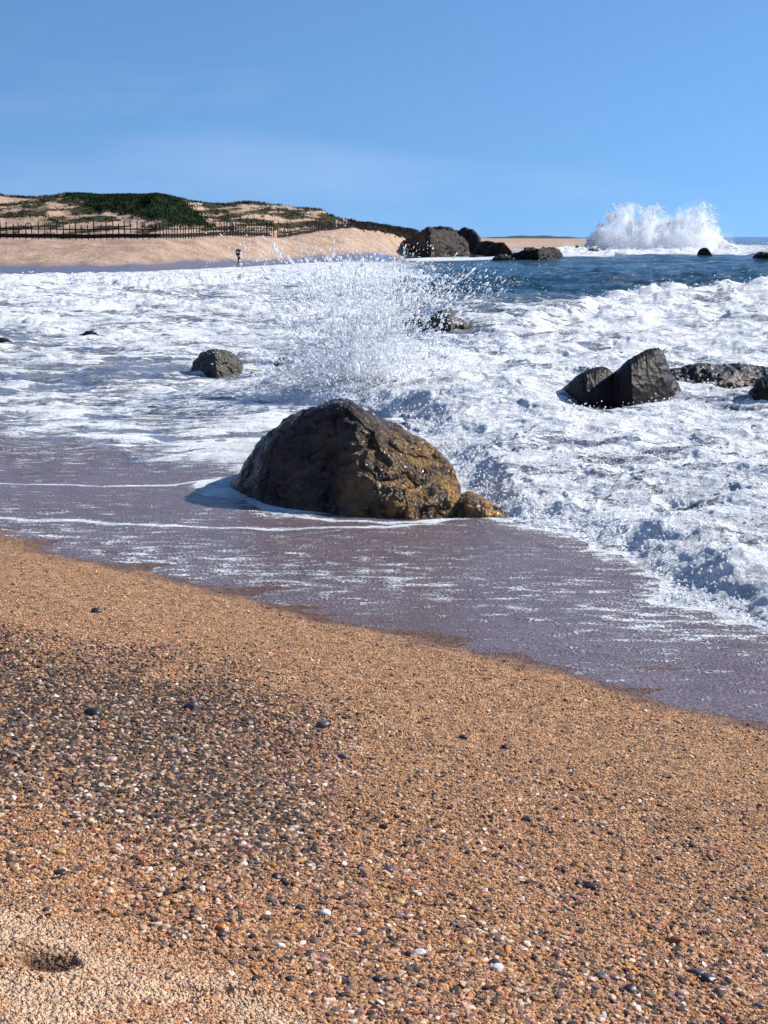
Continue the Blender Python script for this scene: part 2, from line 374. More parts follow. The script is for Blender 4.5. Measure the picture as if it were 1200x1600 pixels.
M_BOULD = rock_mat('wet_boulder_rock', (.003, .002, .0015), (.105, .064, .040), (.52, .27, .055), .9, .17, 7.5, .05, (.35, 1.0, bx[0]-.35, bx[0]+.5), .42)
M_ROCKM = rock_mat('wet_black_rock', (.006, .005, .005), (.015, .012, .011), (.05, .032, .025), .3, .4, 3.0, .03, None, .15)
M_ROCKL = rock_mat('brown_ledge_rock', (.010, .007, .005), (.038, .025, .019), (.10, .062, .045), .5, .3, 3.0, .06, None, .4)
M_ROCKB = rock_mat('barnacled_rock', (.010, .008, .005), (.038, .032, .018), (.20, .17, .10), .4, .35, 9, .05, None, .6)
M_ROCKF = rock_mat('headland_rock', (.014, .010, .008), (.042, .028, .022), (.09, .058, .045), .5, .6, .9, .35, None, .2)
M_ROCKFD = rock_mat('dark_headland_rock', (.007, .006, .006), (.022, .017, .016), (.06, .04, .03), .3, .5, .9, .35, None, .2)

# ------------------------------------------------------------------ BEACH (near sand sheet)
def angles(dense, lim, ndense, nout, full):
    a = list(np.linspace(-dense, dense, ndense))
    outr = list(dense+(lim-dense)*(np.linspace(0, 1, nout+1)[1:])**1.3)
    a = [-q for q in outr[::-1]]+a+outr
    if full:
        e = list(np.linspace(lim, 180, 14)[1:]); a = [-q for q in e[::-1]]+a+e
    return np.radians(np.array(a))
A = angles(18.5, 50, 1050, 70, True)
pyr = np.linspace(1760, 842, 860)
rr = np.array([at(600, p, 0.0)[1] for p in pyr])
rr = np.array([3.0/math.tan(PITCH+math.atan((p-800)/F)) for p in pyr])
# the sand stands above sea level: distribute radii so the steps are even on the slope itself
zs = np.interp(rr, [3.2, 8, 13], [1.0, .45, 0.0]); rr = (3.0-zs)/np.tan(PITCH+np.arctan((pyr-800)/F))
rr = np.maximum.accumulate(rr); rr = np.concatenate([[.02, .5, 1, 1.4], np.linspace(1.7, rr[0], 60, endpoint=False), rr, [14, 15, 16.5, 18]])
rad, ang = np.meshgrid(rr, A, indexing='ij')
X, Y = (rad*np.sin(ang)).ravel(), (rad*np.cos(ang)).ravel()
Z, s_, u_, t1_, t2_ = land_h(X, Y)
sc_ = sst(-.05, .4, s_); Z = Z+micro(X, Y)*np.where(Y > 1.5, 1, .2)*(.25+.75*sc_)*(s_ > -3)
ppx, ppy = proj0(X, Y, Z)
wobx = 60*fbm(X*1.3, Y*1.3, 3, 81)
band, mid, fine = zones(ppx+wobx, ppy+.6*wobx)
wetb = 1-sst(.0, .32, s_+.16*fbm(X*2.2, Y*2.2, 4, 85))
darkm = np.zeros_like(X)
for k_, (p, a, b, dpt, rot) in enumerate(DW[:1]):
    dx, dy = X-p[0], Y-p[1]; darkm += np.exp(-((dx/.085)**2+(dy/.065)**2)**2)
keep = (s_ > -4).reshape(rad.shape)
V = np.stack([X, Y, Z], 1); Fq = grid_faces(len(rr), len(A), keep)[:, ::-1]
V, Fq, at_ = compact(V, Fq, dict(gravel=band, fine=fine, wet=wetb, dark=darkm))
o = mesh_np('beach', V, Fq, M_SAND, True, at_); tag(o, kind='structure')

# ------------------------------------------------------------------ FAR LAND (bay beach, dunes, spit)
A2 = angles(18.5, 48, 620, 60, False)
r2 = np.concatenate([np.linspace(17, 90, 30, endpoint=False), np.linspace(90, 210, 420, endpoint=False), np.linspace(210, 420, 120, endpoint=False), np.geomspace(420, 1400, 50)])
rad, ang = np.meshgrid(r2, A2, indexing='ij')
X, Y = (rad*np.sin(ang)).ravel(), (rad*np.cos(ang)).ravel()
Z, s_, u_, t1_, t2_ = land_h(X, Y)
_, ppy = proj0(X, Y, Z)
# vegetation: slanting tongues of grass on the dune slope, green sward on the middle hill
sl_ = X*.75+(Z)*3.2
streakn = fbm(sl_/5, (X*.35-Z*2.6)/2.2, 5, 91)
elev = np.clip(Z/7, 0, 1)
veg = sst(.12, .45, t2_)*np.clip(.50+.75*streakn+.35*(t2_-.6)+.25*sst(380, 520, u_), 0, 1)
veg = np.maximum(veg, sst(.9, .97, t2_)*.9)*np.where(Y > 100, 1, 0)
veg = np.where(u_ > 640, veg*(1-sst(650, 720, u_)), veg)
LAWN = [(100, 300), (262, 298), (290, 318), (336, 356), (285, 352), (215, 338), (150, 326), (125, 314)]
lawn = sst(-2.5, 1.5, sdpoly(u_+5*fbm(X/2, Y/2, 3, 95), ppy+2*fbm(X/3, Y/3, 3, 96), LAWN))*(t2_ > .15)
fwet = (1-sst(.10, .26, t1_+.05*fbm(X/3, Y/12, 3, 97)))*(u_ < 700)+(1-sst(.03, .12, t1_))*(u_ >= 700)
Z = Z+lawn*.15
keep = ((Z > -1.2) & ((Y > 70) | (s_ > -4)) & (u_ < 1010)).reshape(rad.shape)
Vd = np.stack([X, Y, Z], 1); Fq = grid_faces(len(r2), len(A2), keep)[:, ::-1]
V, Fq, at_ = compact(Vd, Fq, dict(veg=veg, lawn=lawn, wet=np.clip(fwet, 0, 1)))
o = mesh_np('dunes', V, Fq, M_DUNE, True, at_); tag(o, kind='structure')

# grass tufts on the dunes: one mass nobody could count
def tufts(name, mask, n, hgt, spread, mat, lean=.35):
    w_ = mask/mask.sum(); idx = rng.choice(len(mask), n, p=w_)
    p = Vd[idx]+np.stack([rng.normal(0, .5, n), rng.normal(0, .4, n), np.zeros(n)], 1)
    p[:, 2] = land_h(p[:, 0], p[:, 1])[0]
    nb = 6; p = np.repeat(p, nb, 0); N_ = len(p)
    th = rng.uniform(0, 2*math.pi, N_); hh = hgt*rng.uniform(.5, 1.25, N_)
    base = p+np.stack([np.cos(th), np.sin(th), np.zeros(N_)], 1)*(spread*rng.uniform(.1, 1, N_))[:, None]
    pr = np.stack([-np.sin(th), np.cos(th), np.zeros(N_)], 1)*.09
    tip = base+np.stack([np.cos(th)*hh*.5-hh*lean, np.sin(th)*hh*.5, hh], 1)
    base[:, 2] -= .1
    V = np.stack([base-pr, base+pr, tip], 1).reshape(-1, 3)
    return tag(mesh_np(name, V, np.arange(len(V)).reshape(-1, 3), mat, False), kind='stuff')
M_GRASS = plain('dune_grass', (.085, .078, .045), .9, .5, .8)
M_GRASSD = plain('green_sward', (.012, .026, .008), .9, .5, 1.2)
infr = (np.abs(u_-550) < 800)*(Y < 280)*(Y > 100)*(u_ < 660)
front = infr*(t2_ < 1.02)
tufts('dune_grass', (veg**3)*front*(lawn < .3), 6000, .28, .5, M_GRASS)
tag(bpy.data.objects['dune_grass'], 'dry grey-green marram grass clumps covering the dune slope', 'grass')
tufts('green_sward', lawn*front, 8000, .30, .5, M_GRASSD)
tag(bpy.data.objects['green_sward'], 'dense dark green ground cover on the middle of the dune', 'ground cover')
crest = np.exp(-((t2_-1)/.04)**2)*infr*(u_ < 560)
tufts('crest_scrub', crest+1e-12, 3000, .25, .8, M_GRASSD)
tag(bpy.data.objects['crest_scrub'], 'dark low scrub along the top edge of the dune', 'scrub')
# shrubby mass where the fence leaves towards the rocks
shr = ((u_ > 555) & (u_ < 652) & (t1_ > 1.0) & (t2_ < 1.0) & (Y < 290)).astype(float)
tufts('dune_scrub', shr*np.clip(.3+fbm(X/4, Y/4, 3, 99), 0, 1)+1e-12, 4000, .45, .9, plain('brown_scrub', (.045, .036, .028), .9, .5, .6))
tag(bpy.data.objects['dune_scrub'], 'brown scrub on the far low dunes behind the fence end', 'scrub')

# low headland on the horizon
px_ = np.linspace(770, 905, 60); Vh = []
for i, p in enumerate(px_):
    t = i/59; hh = (4.8*math.sin(math.pi*t)**.5)*(1+.15*math.sin(t*23))
    x0, y0, _ = atd(p, 372, 2200)
    Vh += [(x0, y0-60, -2), (x0, y0, hh), (x0, y0+150, hh*.9), (x0, y0+260, -2)]
Fh = [[i*4+j, (i+1)*4+j, (i+1)*4+j+1, i*4+j+1] for i in range(59) for j in range(3)]
o = mesh_np('headland', Vh, Fh, plain('headland_scrub', (.06, .075, .09), .9, .2, .02)); tag(o, kind='structure')

# ------------------------------------------------------------------ SEA
A3 = angles(18.2, 55, 1150, 70, False)
pr = np.concatenate([np.linspace(1300, 840, 420, endpoint=False), np.linspace(840, 395, 760, endpoint=False), np.linspace(395, 374, 110, endpoint=False), np.linspace(374, 370.6, 24)])
r3 = 3.0/np.tan(PITCH+np.arctan((pr-800)/F)); r3 = np.concatenate([r3, [16000, 40000]])
rad, ang = np.meshgrid(r3, A3, indexing='ij')
X, Y = (rad*np.sin(ang)).ravel(), (rad*np.cos(ang)).ravel()
sN = sdpoly(X, Y, COAST)
qx, qy = proj0(X, Y)
keepv = (sN < 1.2)
farther = sst(10, 60, Y)
BORE = [(1600, 1010), (1350, 985), (1200, 976), (1120, 960), (1050, 938), (1035, 905), (1005, 882), (960, 858), (900, 836), (840, 822), (790, 812), (745, 790), (715, 740), (680, 690), (640, 655), (560, 640), (480, 632), (400, 618), (385, 600), (450, 570), (520, 550), (600, 543), (700, 545), (790, 524), (860, 505), (930, 484), (1000, 474), (1060, 470), (1130, 466), (1200, 463), (1700, 452)]
BW = [at(*p)[:2] for p in BORE]
wx = X+.16*fbm(X*1.6, Y*1.6, 4, 11); wy = Y+.22*fbm(X*1.6+9, Y*1.6, 4, 15)
bore = sdpoly(wx, wy, BW)
inb = bore > -.1
xb, yb = X[inb], Y[inb]; qyb = qy[inb]; qxb = qx[inb]
zb = np.zeros(len(xb))
# domain warped cauliflower froth
w1, w2 = .35*fbm(xb*1.1, yb*1.1, 3, 21), .35*fbm(xb*1.1+5, yb*1.1, 3, 24)
res = yb*yb/6000*.6                                    # grid step in depth
for sc, am, sd in ((.8, .20, 1), (2.0, .065, 2), (4.6, .036, 3), (9.5, .018, 4), (19, .009, 5), (38, .0035, 6)):
    ok = sst(.9, .35, res*sc) if False else 1-sst(.35, .9, res*sc)
    f1 = worley((xb+w1)*sc*.72, (yb+w2)*sc*.9, 30+sd)
    rid = 1-np.abs(perlin((xb+w1*.6)*sc*.8, (yb+w2*.6)*sc*.8, 50+sd))*1.6
    zb += am*ok*(.62*(1-f1*1.25)+.5*(rid-.55))
grow = 1+.9*sst(16, 60, yb)
hump = fbm(xb*.33, yb*.25, 3, 17)
edge = sst(0, .55, bore[inb]); edge2 = sst(0, 2.2, bore[inb])
back = sst(0, 1, (yb-20)/40)
# wave crest line under the trough of dark water
crestd = np.exp(-((qyb-(np.interp(qxb, [600, 790, 870, 940, 1130, 1300], [560, 533, 512, 492, 478, 472])))/ (9+.02*yb))**2)*sst(650, 900, qxb)
zb = zb*edge*grow+.07*edge+.10*edge2+.22*edge2*np.clip(hump+.15, -.2, 1)*grow*.7+.5*crestd
# the surge piling up behind the boulder
pc = at(590, 600); zb += .36*np.exp(-(((xb-pc[0])/1.3)**2+((yb-pc[1])/1.6)**2))
pc = at(760, 640); zb += .32*np.exp(-(((xb-pc[0])/1.4)**2+((yb-pc[1])/2.2)**2))
Z = np.zeros_like(X)
Z[inb] += zb
# open water
sw = sst(40, 75, Y)
deepm = sst(14, 40, -sN)
Z += sw*deepm*(.30*fbm(X/14, Y/5.5, 4, 61)+.10*fbm(X/3.5, Y/1.9, 3, 65))*(1-sst(700, 3000, Y))
trough = sst(470, 452, qy) if False else (1-sst(452, 470, qy))*sst(400, 412, qy)
ycr = np.interp(qx, [600, 800, 1000, 1200, 1500], [0, 1, 1, 1, 1])
# the long dark swell: rises towards its crest at row ~412
yc = at(900, 408)[1]; Z += ycr*.62*np.exp(-((Y-yc)/26)**2)*sst(6, 30, -sN)
# surf against the outer rocks
sp_ = np.clip(np.interp(qx, [700, 790, 880, 1000, 1120, 1200, 1500], [0, .35, .9, 1, .8, .45, .3]), 0, 1)*sst(380, 386, qy)*(1-sst(403, 408, qy))
Z += sp_*(1.0*np.abs(fbm(X/7, Y/14, 4, 66))+.25*fbm(X/2, Y/3, 2, 67))
# left foam field: low wobbly ripples and small broken crests
lf = (1-sst(0, .4, bore))*sst(.4, 2.5, -sN)*(1-sst(90, 160, Y))
rp = fbm(X*.42+.4*perlin(X*.5, Y*.5, 7), Y*.95, 4, 68)
Z += lf*(.02+.05*sst(14, 30, Y)+.05*sst(28, 60, Y))*rp*2.0*(1-.85*sst(690, 760, qy))
def crestline(pts, h, wd, sc=.7, nz=.35):
    global Z
    P_ = [at(*p)[:2] for p in pts]
    d = dline(X+.5*fbm(X*.4, Y*.2, 3, 5), Y+1.1*fbm(X*.3, Y*.2, 3, 6), P_); g = np.exp(-(d/wd)**2)
    Z += h*g*(1-nz+nz*2*np.abs(fbm(X*sc, Y*sc*.7, 4, 12))); return g
g1 = crestline([(-250, 446), (0, 446), (120, 440), (230, 446), (420, 438), (600, 432)], .42, 3.2)
g2 = crestline([(120, 486), (220, 474), (330, 484), (440, 488)], .30, 1.7)
g3 = crestline([(-100, 640), (0, 634), (100, 622), (60, 618)], .09, .45)
g4 = crestline([(-200, 505), (0, 508), (120, 515)], .18, 1.5)
g5 = crestline([(700, 505), (740, 498), (790, 505), (800, 515)], .16, 1.0)
# thin swash: keep glassy
swz = (1-sst(0, 2.5, -sN))
Z = Z*(1-.6*swz*(bore < 0))+.012*fbm(X*1.2, Y*3.0, 3, 69)*(bore < 0)*(Y < 40)
# ---- foam amount
foam = np.full(X.shape, .10)
foam = np.where(qy < 384, .20+.12*fbm(X/60, Y/60, 2, 3), foam)
lz = sst(418, 430, qy)*np.clip(1-sst(560, 720, qx+.35*(qy-430)*0), 0, 1)
fb = fbm(X*.22, Y*.16, 4, 33)
foam = np.maximum(foam, lz*(.49+.17*fb+.24*np.clip(rp, -1, 1)*sst(.4, 2, -sN)+.05*sst(40, 80, Y)))
foam = np.where((qy > 400) & (Y < 400), np.maximum(foam, .62*sst(405, 412, qy)*(1-sst(424, 446, qy))*(1-sst(560, 760, qx))), foam)
mid_ = sst(458, 472, qy)*sst(560, 640, qx); foam = np.maximum(foam, mid_*(.30+.16*fb+.16*np.clip(rp, -1, 1)))
foam -= .17*np.exp(-((qy-460)/9)**2)*np.exp(-((qx-470)/170)**2)
foam = np.maximum(foam, sp_*.92)
foam = np.maximum(foam, .8*np.exp(-((qy-405)/4)**2)*sst(600, 660, qx)*(1-sst(1100, 1200, qx)*.5)*(qx < 960))
# fade into swash
swl = np.interp(qx, [-400, 0, 100, 200, 365, 480, 640], [640, 668, 684, 704, 728, 740, 745])
sww = sst(-16, 22, qy-swl+18*fbm(X*.8, Y*.8, 3, 77))
foam = foam*(1-sww)+(.352+.07*fbm(X*.7, Y*1.1, 3, 34))*sww
streaks = .14*np.exp(-((qy-np.interp(qx, [0, 600, 1200], [835, 905, 985]))/42)**2)+.10*np.exp(-((qy-700)/26)**2)
foam = foam+streaks*sww
foam = np.where(bore < 0, np.maximum(foam, sww*.62*np.exp(-(np.abs(bore)/.55)**2)), foam)
def fline(pts, amt, wd):
    global foam
    P_ = [at(*p)[:2] for p in pts]
    d = dline(X+.06*fbm(X*1.5, Y*1.5, 3, 8), Y+.16*fbm(X*.8, Y*1.2, 3, 9), P_); foam = np.maximum(foam, amt*np.exp(-(d/wd)**2))
fline([(-300, 752), (0, 757), (150, 761), (270, 758), (330, 750), (372, 747)], .68, .11)
fline([(-300, 806), (0, 811), (150, 816), (260, 822), (420, 829), (600, 824), (740, 812), (900, 822)], .64, .20)
fline([(-100, 798), (60, 800), (170, 803)], .55, .1)
fline([(330, 770), (380, 782), (440, 800), (520, 812), (640, 816), (760, 812)], .68, .16)
fline([(345, 757), (380, 768), (420, 782), (450, 796)], .78, .6)
fline([(520, 912), (600, 909), (700, 913), (860, 916), (1000, 912)], .5, .05)
fline([(1000, 918), (1040, 922), (1100, 940)], .6, .15)
foam = np.maximum(foam, np.clip(.55+.6*np.maximum(g1, g2), 0, 1)*(np.maximum(g1, g2) > .3))
foam = np.maximum(foam, .85*np.maximum(g3, np.maximum(g4, g5)))
foam = np.where(bore > 0, np.maximum(foam, sst(0, .12, bore)*(.66+.34*fbm(X*.35, Y*.5, 4, 31)+.5*np.exp(-(bore/.5)**2))), foam)
foam = np.where((bore <= 0) & (qy < 770) & (qx > 500), np.maximum(foam, .72*np.exp(-(bore/.9)**2)), foam)
foam = np.where(bore <= 0.2, np.maximum(foam, .95*np.exp(-(np.minimum(bore, 0)/(.10+.05*fbm(X*3, Y*3, 2, 35)))**2)), foam)
# dirty water showing between the foam inside the surge
hol = np.zeros_like(X); hol[inb] = sst(.02, -.16, zb-.17*edge2) if False else (1-sst(-.10, .05, zb-.16*edge2))
foam = foam-hol*.20*(bore > .25)*sst(-.3, .5, fbm(X*.6, Y*.5, 3, 32))
shallow = sst(60, 15, -sN) if False else 1-sst(8, 60, -sN)
shallow = np.where(qy < 462, shallow*(1-sst(560, 680, qx)), shallow)
shallow = np.clip(.55*np.clip(shallow, 0, 1)+.45*sww*(bore < .2), 0, 1)
shallow = np.where((bore > .1), .5, shallow)
shallow = np.where((qy < 432) & (qx < 380) & (qy > 400), np.maximum(shallow, .9*(1-sst(0, 4, -sN))), shallow)
foam = np.where((Y > 60) & (Y < 300) & (qx < 460), foam*sst(0, 2.2, -sN+.6*fbm(X/2, Y/3, 3, 4)), foam)
V = np.stack([X, Y, Z], 1)
Fq = grid_faces(len(r3), len(A3), keepv.reshape(rad.shape))
Vs, Fq, at_ = compact(V, Fq, dict(foam=foam, shallow=shallow, fine=np.clip(sww*(bore < .1)*(foam < .6), 0, 1)))
o = mesh_np('sea', Vs, Fq, M_SEA, True, at_); tag(o, kind='structure')
SEAX, SEAY, SEAZ, SB, SQX, SQY = X, Y, Z, bore, qx, qy

# ------------------------------------------------------------------ ROCKS
def water_z(px, py):
    z = 0.
    for _ in range(5):
        p_ = at(px, py, z); rr_ = .5+.02*p_[1]; mk = (np.abs(SEAX-p_[0]) < rr_) & (np.abs(SEAY-p_[1]) < rr_)
        z = .5*z+.5*float(SEAZ[mk].mean()) if mk.any() else 0.
    return z
def loft(name, top, base, mat, ratio=.5, apex=.9, p=2.2, nu=150, nt=90, amp=.06, freq=1.2, seed=1, zb=None, vol=False, dens=None, crack=.5, pend=.5, rough=1., planes=(), steps=0.):
    """rock built as sections across its length: silhouette heights, ground line, real depth"""
    tx, ty = zip(*top); bx_, by_ = zip(*base)
    if zb is None: zb = water_z((bx_[0]+bx_[-1])/2, sum(by_)/len(by_))
    a, b = tx[0], tx[-1]; t = .5-.5*np.cos(np.linspace(.0, math.pi, nu)); us = a+(b-a)*t
    pyt = np.interp(us, tx, ty); pyb = np.interp(us, bx_, by_)
    k = np.ones(7)/7; pad = lambda q: np.convolve(np.pad(q, 3, mode='edge'), k, mode='valid')
    if not vol: pyt = pad(pyt)
    pyb = pad(pyb)
    Yf = np.array([at(q, r, zb)[1] for q, r in zip(us, pyb)])
    Wd = (b-a)/F*Yf.mean(); env = np.maximum(1-(2*t-1)**2, 0)**pend
    D = Wd*ratio*.5*env+Wd*ratio*.02
    Ya = Yf+D*apex
    Zt = np.array([atd(q, r, y_)[2] for q, r, y_ in zip(us, pyt, Ya)]); Zt = np.maximum(Zt, zb+.0)
    Xs = np.array([atd(q, r, y_)[0] for q, r, y_ in zip(us, pyt, Ya)])
    th = np.linspace(-.35, math.pi+.35, nt)
    T, U = np.meshgrid(th, np.arange(nu), indexing='ij')
    if not vol:
        for it in range(6):                       # settle the section heights until the outline has the right heights
            c_, s2 = np.cos(T), np.sin(T); cc_ = np.sign(c_)*np.abs(c_)**(2/p); ok_ = s2 >= 0
            Y1 = Ya[U]-np.where(c_ > 0, D[U]*apex, D[U]*(2-apex))*cc_; Z1 = zb+(Zt[U]-zb)*np.where(ok_, np.abs(s2), 0)**(2/p)
            qx1, qy1 = proj0(Xs[U], Y1, Z1); bi = np.clip(np.round((qx1-a)/(b-a)*60).astype(int), 0, 60)
            best = np.full(61, np.nan); 
            for k1 in range(61):
                mk = (bi == k1) & ok_
                if mk.any(): best[k1] = qy1[mk].min()
            gxs = a+(b-a)*np.arange(61)/60; good = ~np.isnan(best); sil = np.interp(us, gxs[good], best[good])
            Zt = np.maximum(Zt+.8*(sil-pyt)*Ya/F, zb+.01*Wd)
    c, s_ = np.cos(T), np.sin(T)
    cc = np.sign(c)*np.abs(c)**(2/p); ss = np.where(s_ > 0, np.abs(s_)**(2/p), 0)
    half = np.where(c > 0, D[U]*apex, D[U]*(2-apex))
    Yy = Ya[U]-half*cc; Zz = zb+(Zt[U]-zb)*ss
    low = s_ < 0; Zz = np.where(low, zb+s_*max(.5, Wd*.15)*1.5-np.where(low, 0, 0), Zz)
    Xx = Xs[U]+0*Yy
    # displace along normals
    P3 = np.stack([Xx, Yy, Zz], -1)
    for A_, B_, C_, k_, soft in planes:
        A_, B_, C_ = map(np.array, (A_, B_, C_)); pn = np.cross(B_-A_, C_-A_); pn = pn/np.linalg.norm(pn)
        if pn[1] > 0: pn = -pn
        q_ = (P3-A_)@pn; over = np.maximum(q_, 0); P3 = P3-pn*(k_*(over-soft*(1-np.exp(-over/soft))))[..., None]
    du = np.gradient(P3, axis=1); dt = np.gradient(P3, axis=0); n = np.cross(du, dt); n /= np.linalg.norm(n, axis=-1, keepdims=True)+1e-9
    if n[nt//2, nu//2, 2] < 0: n = -n
    f = freq/max(Wd*.25, .05); q = (Xx*f, Yy*f, Zz*f*1.15)
    d = perlin3(*q, seed)*1.0
    r_ = 1-2*np.abs(perlin3(q[0]*1.9, q[1]*1.9, q[2]*1.9, seed+1)); d += .42*r_*rough
    d += .30*perlin3(q[0]*4.1, q[1]*4.1, q[2]*4.1, seed+2)*rough+.18*perlin3(q[0]*8.3, q[1]*8.3, q[2]*8.3, seed+3)*rough+.10*perlin3(q[0]*17, q[1]*17, q[2]*17, seed+4)*rough
    ck = np.abs(perlin3(q[0]*1.3+.3*perlin3(q[0]*3, q[1]*3, q[2]*3, 9), q[1]*1.3, q[2]*.7, seed+6)); d -= crack*np.exp(-(ck/.035)**2)
    if steps: 
        lay = (Zz+.25*Xx)*f*3+1.2*d; d += steps*(np.abs((lay % 1)-.5)-.25)
    edgef = np.clip(np.minimum(t, 1-t)*14, .25, 1)[U]
    P3 = P3+n*(d*amp*Wd*.25*edgef)[..., None]
    V = P3.reshape(-1, 3); fc = grid_faces(nt, nu)
    org = V.mean(0); org[2] = zb
    o = mesh_np(name, V-org, fc, mat); o.location = org
    # closed ends
    return o, (Xs, Yf, Ya, Zt, D)
def flipfix(o):
    me = o.data
    import bmesh as _b
    bm = _b.new(); bm.from_mesh(me); _b.ops.holes_fill(bm, edges=[e for e in bm.edges if e.is_boundary], sides=0); _b.ops.recalc_face_normals(bm, faces=bm.faces); bm.to_mesh(me); bm.free()
    return o

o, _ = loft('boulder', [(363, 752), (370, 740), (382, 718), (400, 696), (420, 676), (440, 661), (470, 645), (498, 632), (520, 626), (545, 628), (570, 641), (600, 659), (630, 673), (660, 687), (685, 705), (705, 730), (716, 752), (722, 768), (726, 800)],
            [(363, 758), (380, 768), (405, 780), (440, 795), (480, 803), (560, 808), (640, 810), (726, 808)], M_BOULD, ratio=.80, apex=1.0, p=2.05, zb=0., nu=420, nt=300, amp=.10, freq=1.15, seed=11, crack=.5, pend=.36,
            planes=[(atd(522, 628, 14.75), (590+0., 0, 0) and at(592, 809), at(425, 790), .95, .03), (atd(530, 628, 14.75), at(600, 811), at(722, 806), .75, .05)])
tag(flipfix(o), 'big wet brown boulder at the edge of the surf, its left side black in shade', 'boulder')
o, _ = loft('rock', [(704, 800), (718, 778), (730, 768), (742, 771), (754, 779), (768, 788), (784, 797), (800, 807)], [(704, 808), (745, 810), (800, 809)], M_BOULD, zb=0., ratio=.8, apex=1., p=2.2, nu=110, nt=80, amp=.14, freq=1.3, seed=5)
tag(flipfix(o), 'small low ochre rock tapering away from the right foot of the big boulder', 'rock')
R_ = []
def rk(label, top, base, mat, **kw):
    o, _ = loft('rock', top, base, mat, **kw); flipfix(o); tag(o, label, 'rock'); return o
rk('rounded barnacled rock standing alone in the flat foam left of the splash', [(297, 584), (303, 566), (315, 552), (332, 547), (352, 548), (368, 556), (378, 566), (381, 584)], [(297, 582), (340, 588), (381, 584)], M_ROCKB, ratio=.75, amp=.14, freq=1.5, seed=21, nu=160, nt=110)
rk('dark pointed rock in the foam right of the airborne splash', [(664, 512), (672, 500), (682, 488), (692, 484), (705, 490), (722, 500), (736, 510), (745, 516)], [(664, 513), (700, 518), (745, 517)], M_ROCKB, ratio=.6, amp=.16, freq=1.5, seed=22, nu=120, nt=80)
rk('small black rock half hidden by spray, left of the dark pointed rock', [(632, 505), (637, 494), (645, 486), (652, 488), (657, 500), (661, 508)], [(632, 508), (661, 510)], M_ROCKM, ratio=.8, amp=.16, freq=1.5, seed=23, nu=70, nt=50)
rk('low black rock awash in foam far to the left of the barnacled rock', [(112, 528), (124, 525), (134, 518), (144, 517), (153, 522), (160, 529)], [(112, 530), (160, 531)], M_ROCKM, ratio=.8, amp=.16, freq=1.4, seed=24, nu=90, nt=50)
rk('black rock tip awash at the left edge of the picture', [(-14, 532), (-5, 528), (6, 528), (18, 533)], [(-14, 534), (18, 534)], M_ROCKM, ratio=.8, amp=.12, freq=1.4, seed=25, nu=50, nt=40)
rk('small dark rock tip in the foam directly behind the big boulder, under the spray', [(428, 568), (434, 561), (441, 557), (448, 560), (456, 568)], [(428, 569), (456, 569)], M_ROCKB, ratio=.8, amp=.16, freq=1.4, seed=26, nu=50, nt=40)
# right group
rk('tall black pointed rock rising from the white surf at right', [(926, 622), (936, 600), (950, 588), (968, 574), (990, 556), (1010, 547), (1030, 543), (1037, 550), (1043, 566), (1050, 585), (1060, 600), (1070, 622)], [(926, 624), (980, 632), (1070, 624)], M_ROCKM, ratio=.7, amp=.055, freq=.9, p=1.8, seed=31, nu=240, nt=170, crack=.3, pend=.55)
rk('lower black rock splashed with foam, left shoulder of the tall pointed rock', [(866, 618), (880, 606), (893, 594), (905, 584), (920, 577), (936, 574), (950, 576), (966, 590), (976, 614)], [(866, 622), (910, 628), (976, 624)], M_ROCKM, ratio=.7, amp=.07, freq=1.0, p=1.9, seed=32, nu=150, nt=100)
rk('long low brown ledge with water running over it, right of the tall pointed rock', [(1034, 604), (1048, 580), (1080, 571), (1105, 570), (1130, 572), (1155, 569), (1185, 574), (1215, 580), (1260, 592), (1290, 604)], [(1034, 606), (1120, 608), (1180, 604), (1290, 606)], M_ROCKL, ratio=.55, amp=.08, freq=2.2, seed=33, p=1.8, nu=260, nt=120, steps=.5)
rk('black rock block at the right edge in front of the brown ledge', [(1170, 628), (1175, 604), (1184, 592), (1200, 589), (1225, 592), (1245, 604), (1256, 630)], [(1170, 632), (1256, 634)], M_ROCKM, ratio=.8, amp=.10, freq=1.1, seed=34, nu=130, nt=90)
# far cluster at the end of the beach
rk('large brown rounded rock mass at the end of the far beach', [(616, 392), (626, 381), (640, 372), (655, 364), (668, 359), (690, 361), (708, 364), (722, 371), (730, 382), (734, 394)], [(616, 394), (670, 399), (734, 397)], M_ROCKF, zb=.3, ratio=.6, amp=.17, freq=1.2, p=2.1, seed=41, nu=170, nt=110)
rk('dark domed rock rising behind the brown rock mass', [(655, 392), (664, 362), (675, 356.5), (690, 355), (705, 357), (715, 362), (726, 357.5), (738, 359), (746, 366), (752, 377), (757, 394)], [(655, 394), (757, 395)], M_ROCKFD, zb=.15, ratio=.6, amp=.13, freq=1.5, seed=42, nu=170, nt=110)
rk('small dark rock between the domed rock and the grooved rock', [(738, 397), (748, 381), (758, 376), (772, 379), (784, 396)], [(738, 398), (784, 399)], M_ROCKFD, ratio=.8, amp=.2, seed=43, nu=60, nt=50)
rk('grooved brown rock at the right end of the far rock cluster', [(756, 398), (766, 384), (776, 379), (788, 380), (796, 388), (802, 399)], [(756, 400), (802, 401)], M_ROCKF, ratio=.8, amp=.2, seed=44, nu=80, nt=60, steps=.6)
rk('long flat black rock in the water right of the far rock cluster', [(796, 404), (806, 396), (818, 391), (835, 389), (850, 390), (862, 392), (870, 390), (877, 396), (880, 402)], [(796, 404.5), (840, 405.5), (880, 403.5)], M_ROCKFD, ratio=.5, amp=.2, freq=2.2, seed=45, p=1.8, nu=150, nt=80)
rk('low black rock joined in shadow to the left end of the long flat rock', [(768, 406), (776, 399), (786, 397), (797, 400), (803, 406)], [(768, 406.5), (803, 406.5)], M_ROCKFD, ratio=.6, amp=.12, seed=46, nu=80, nt=50)
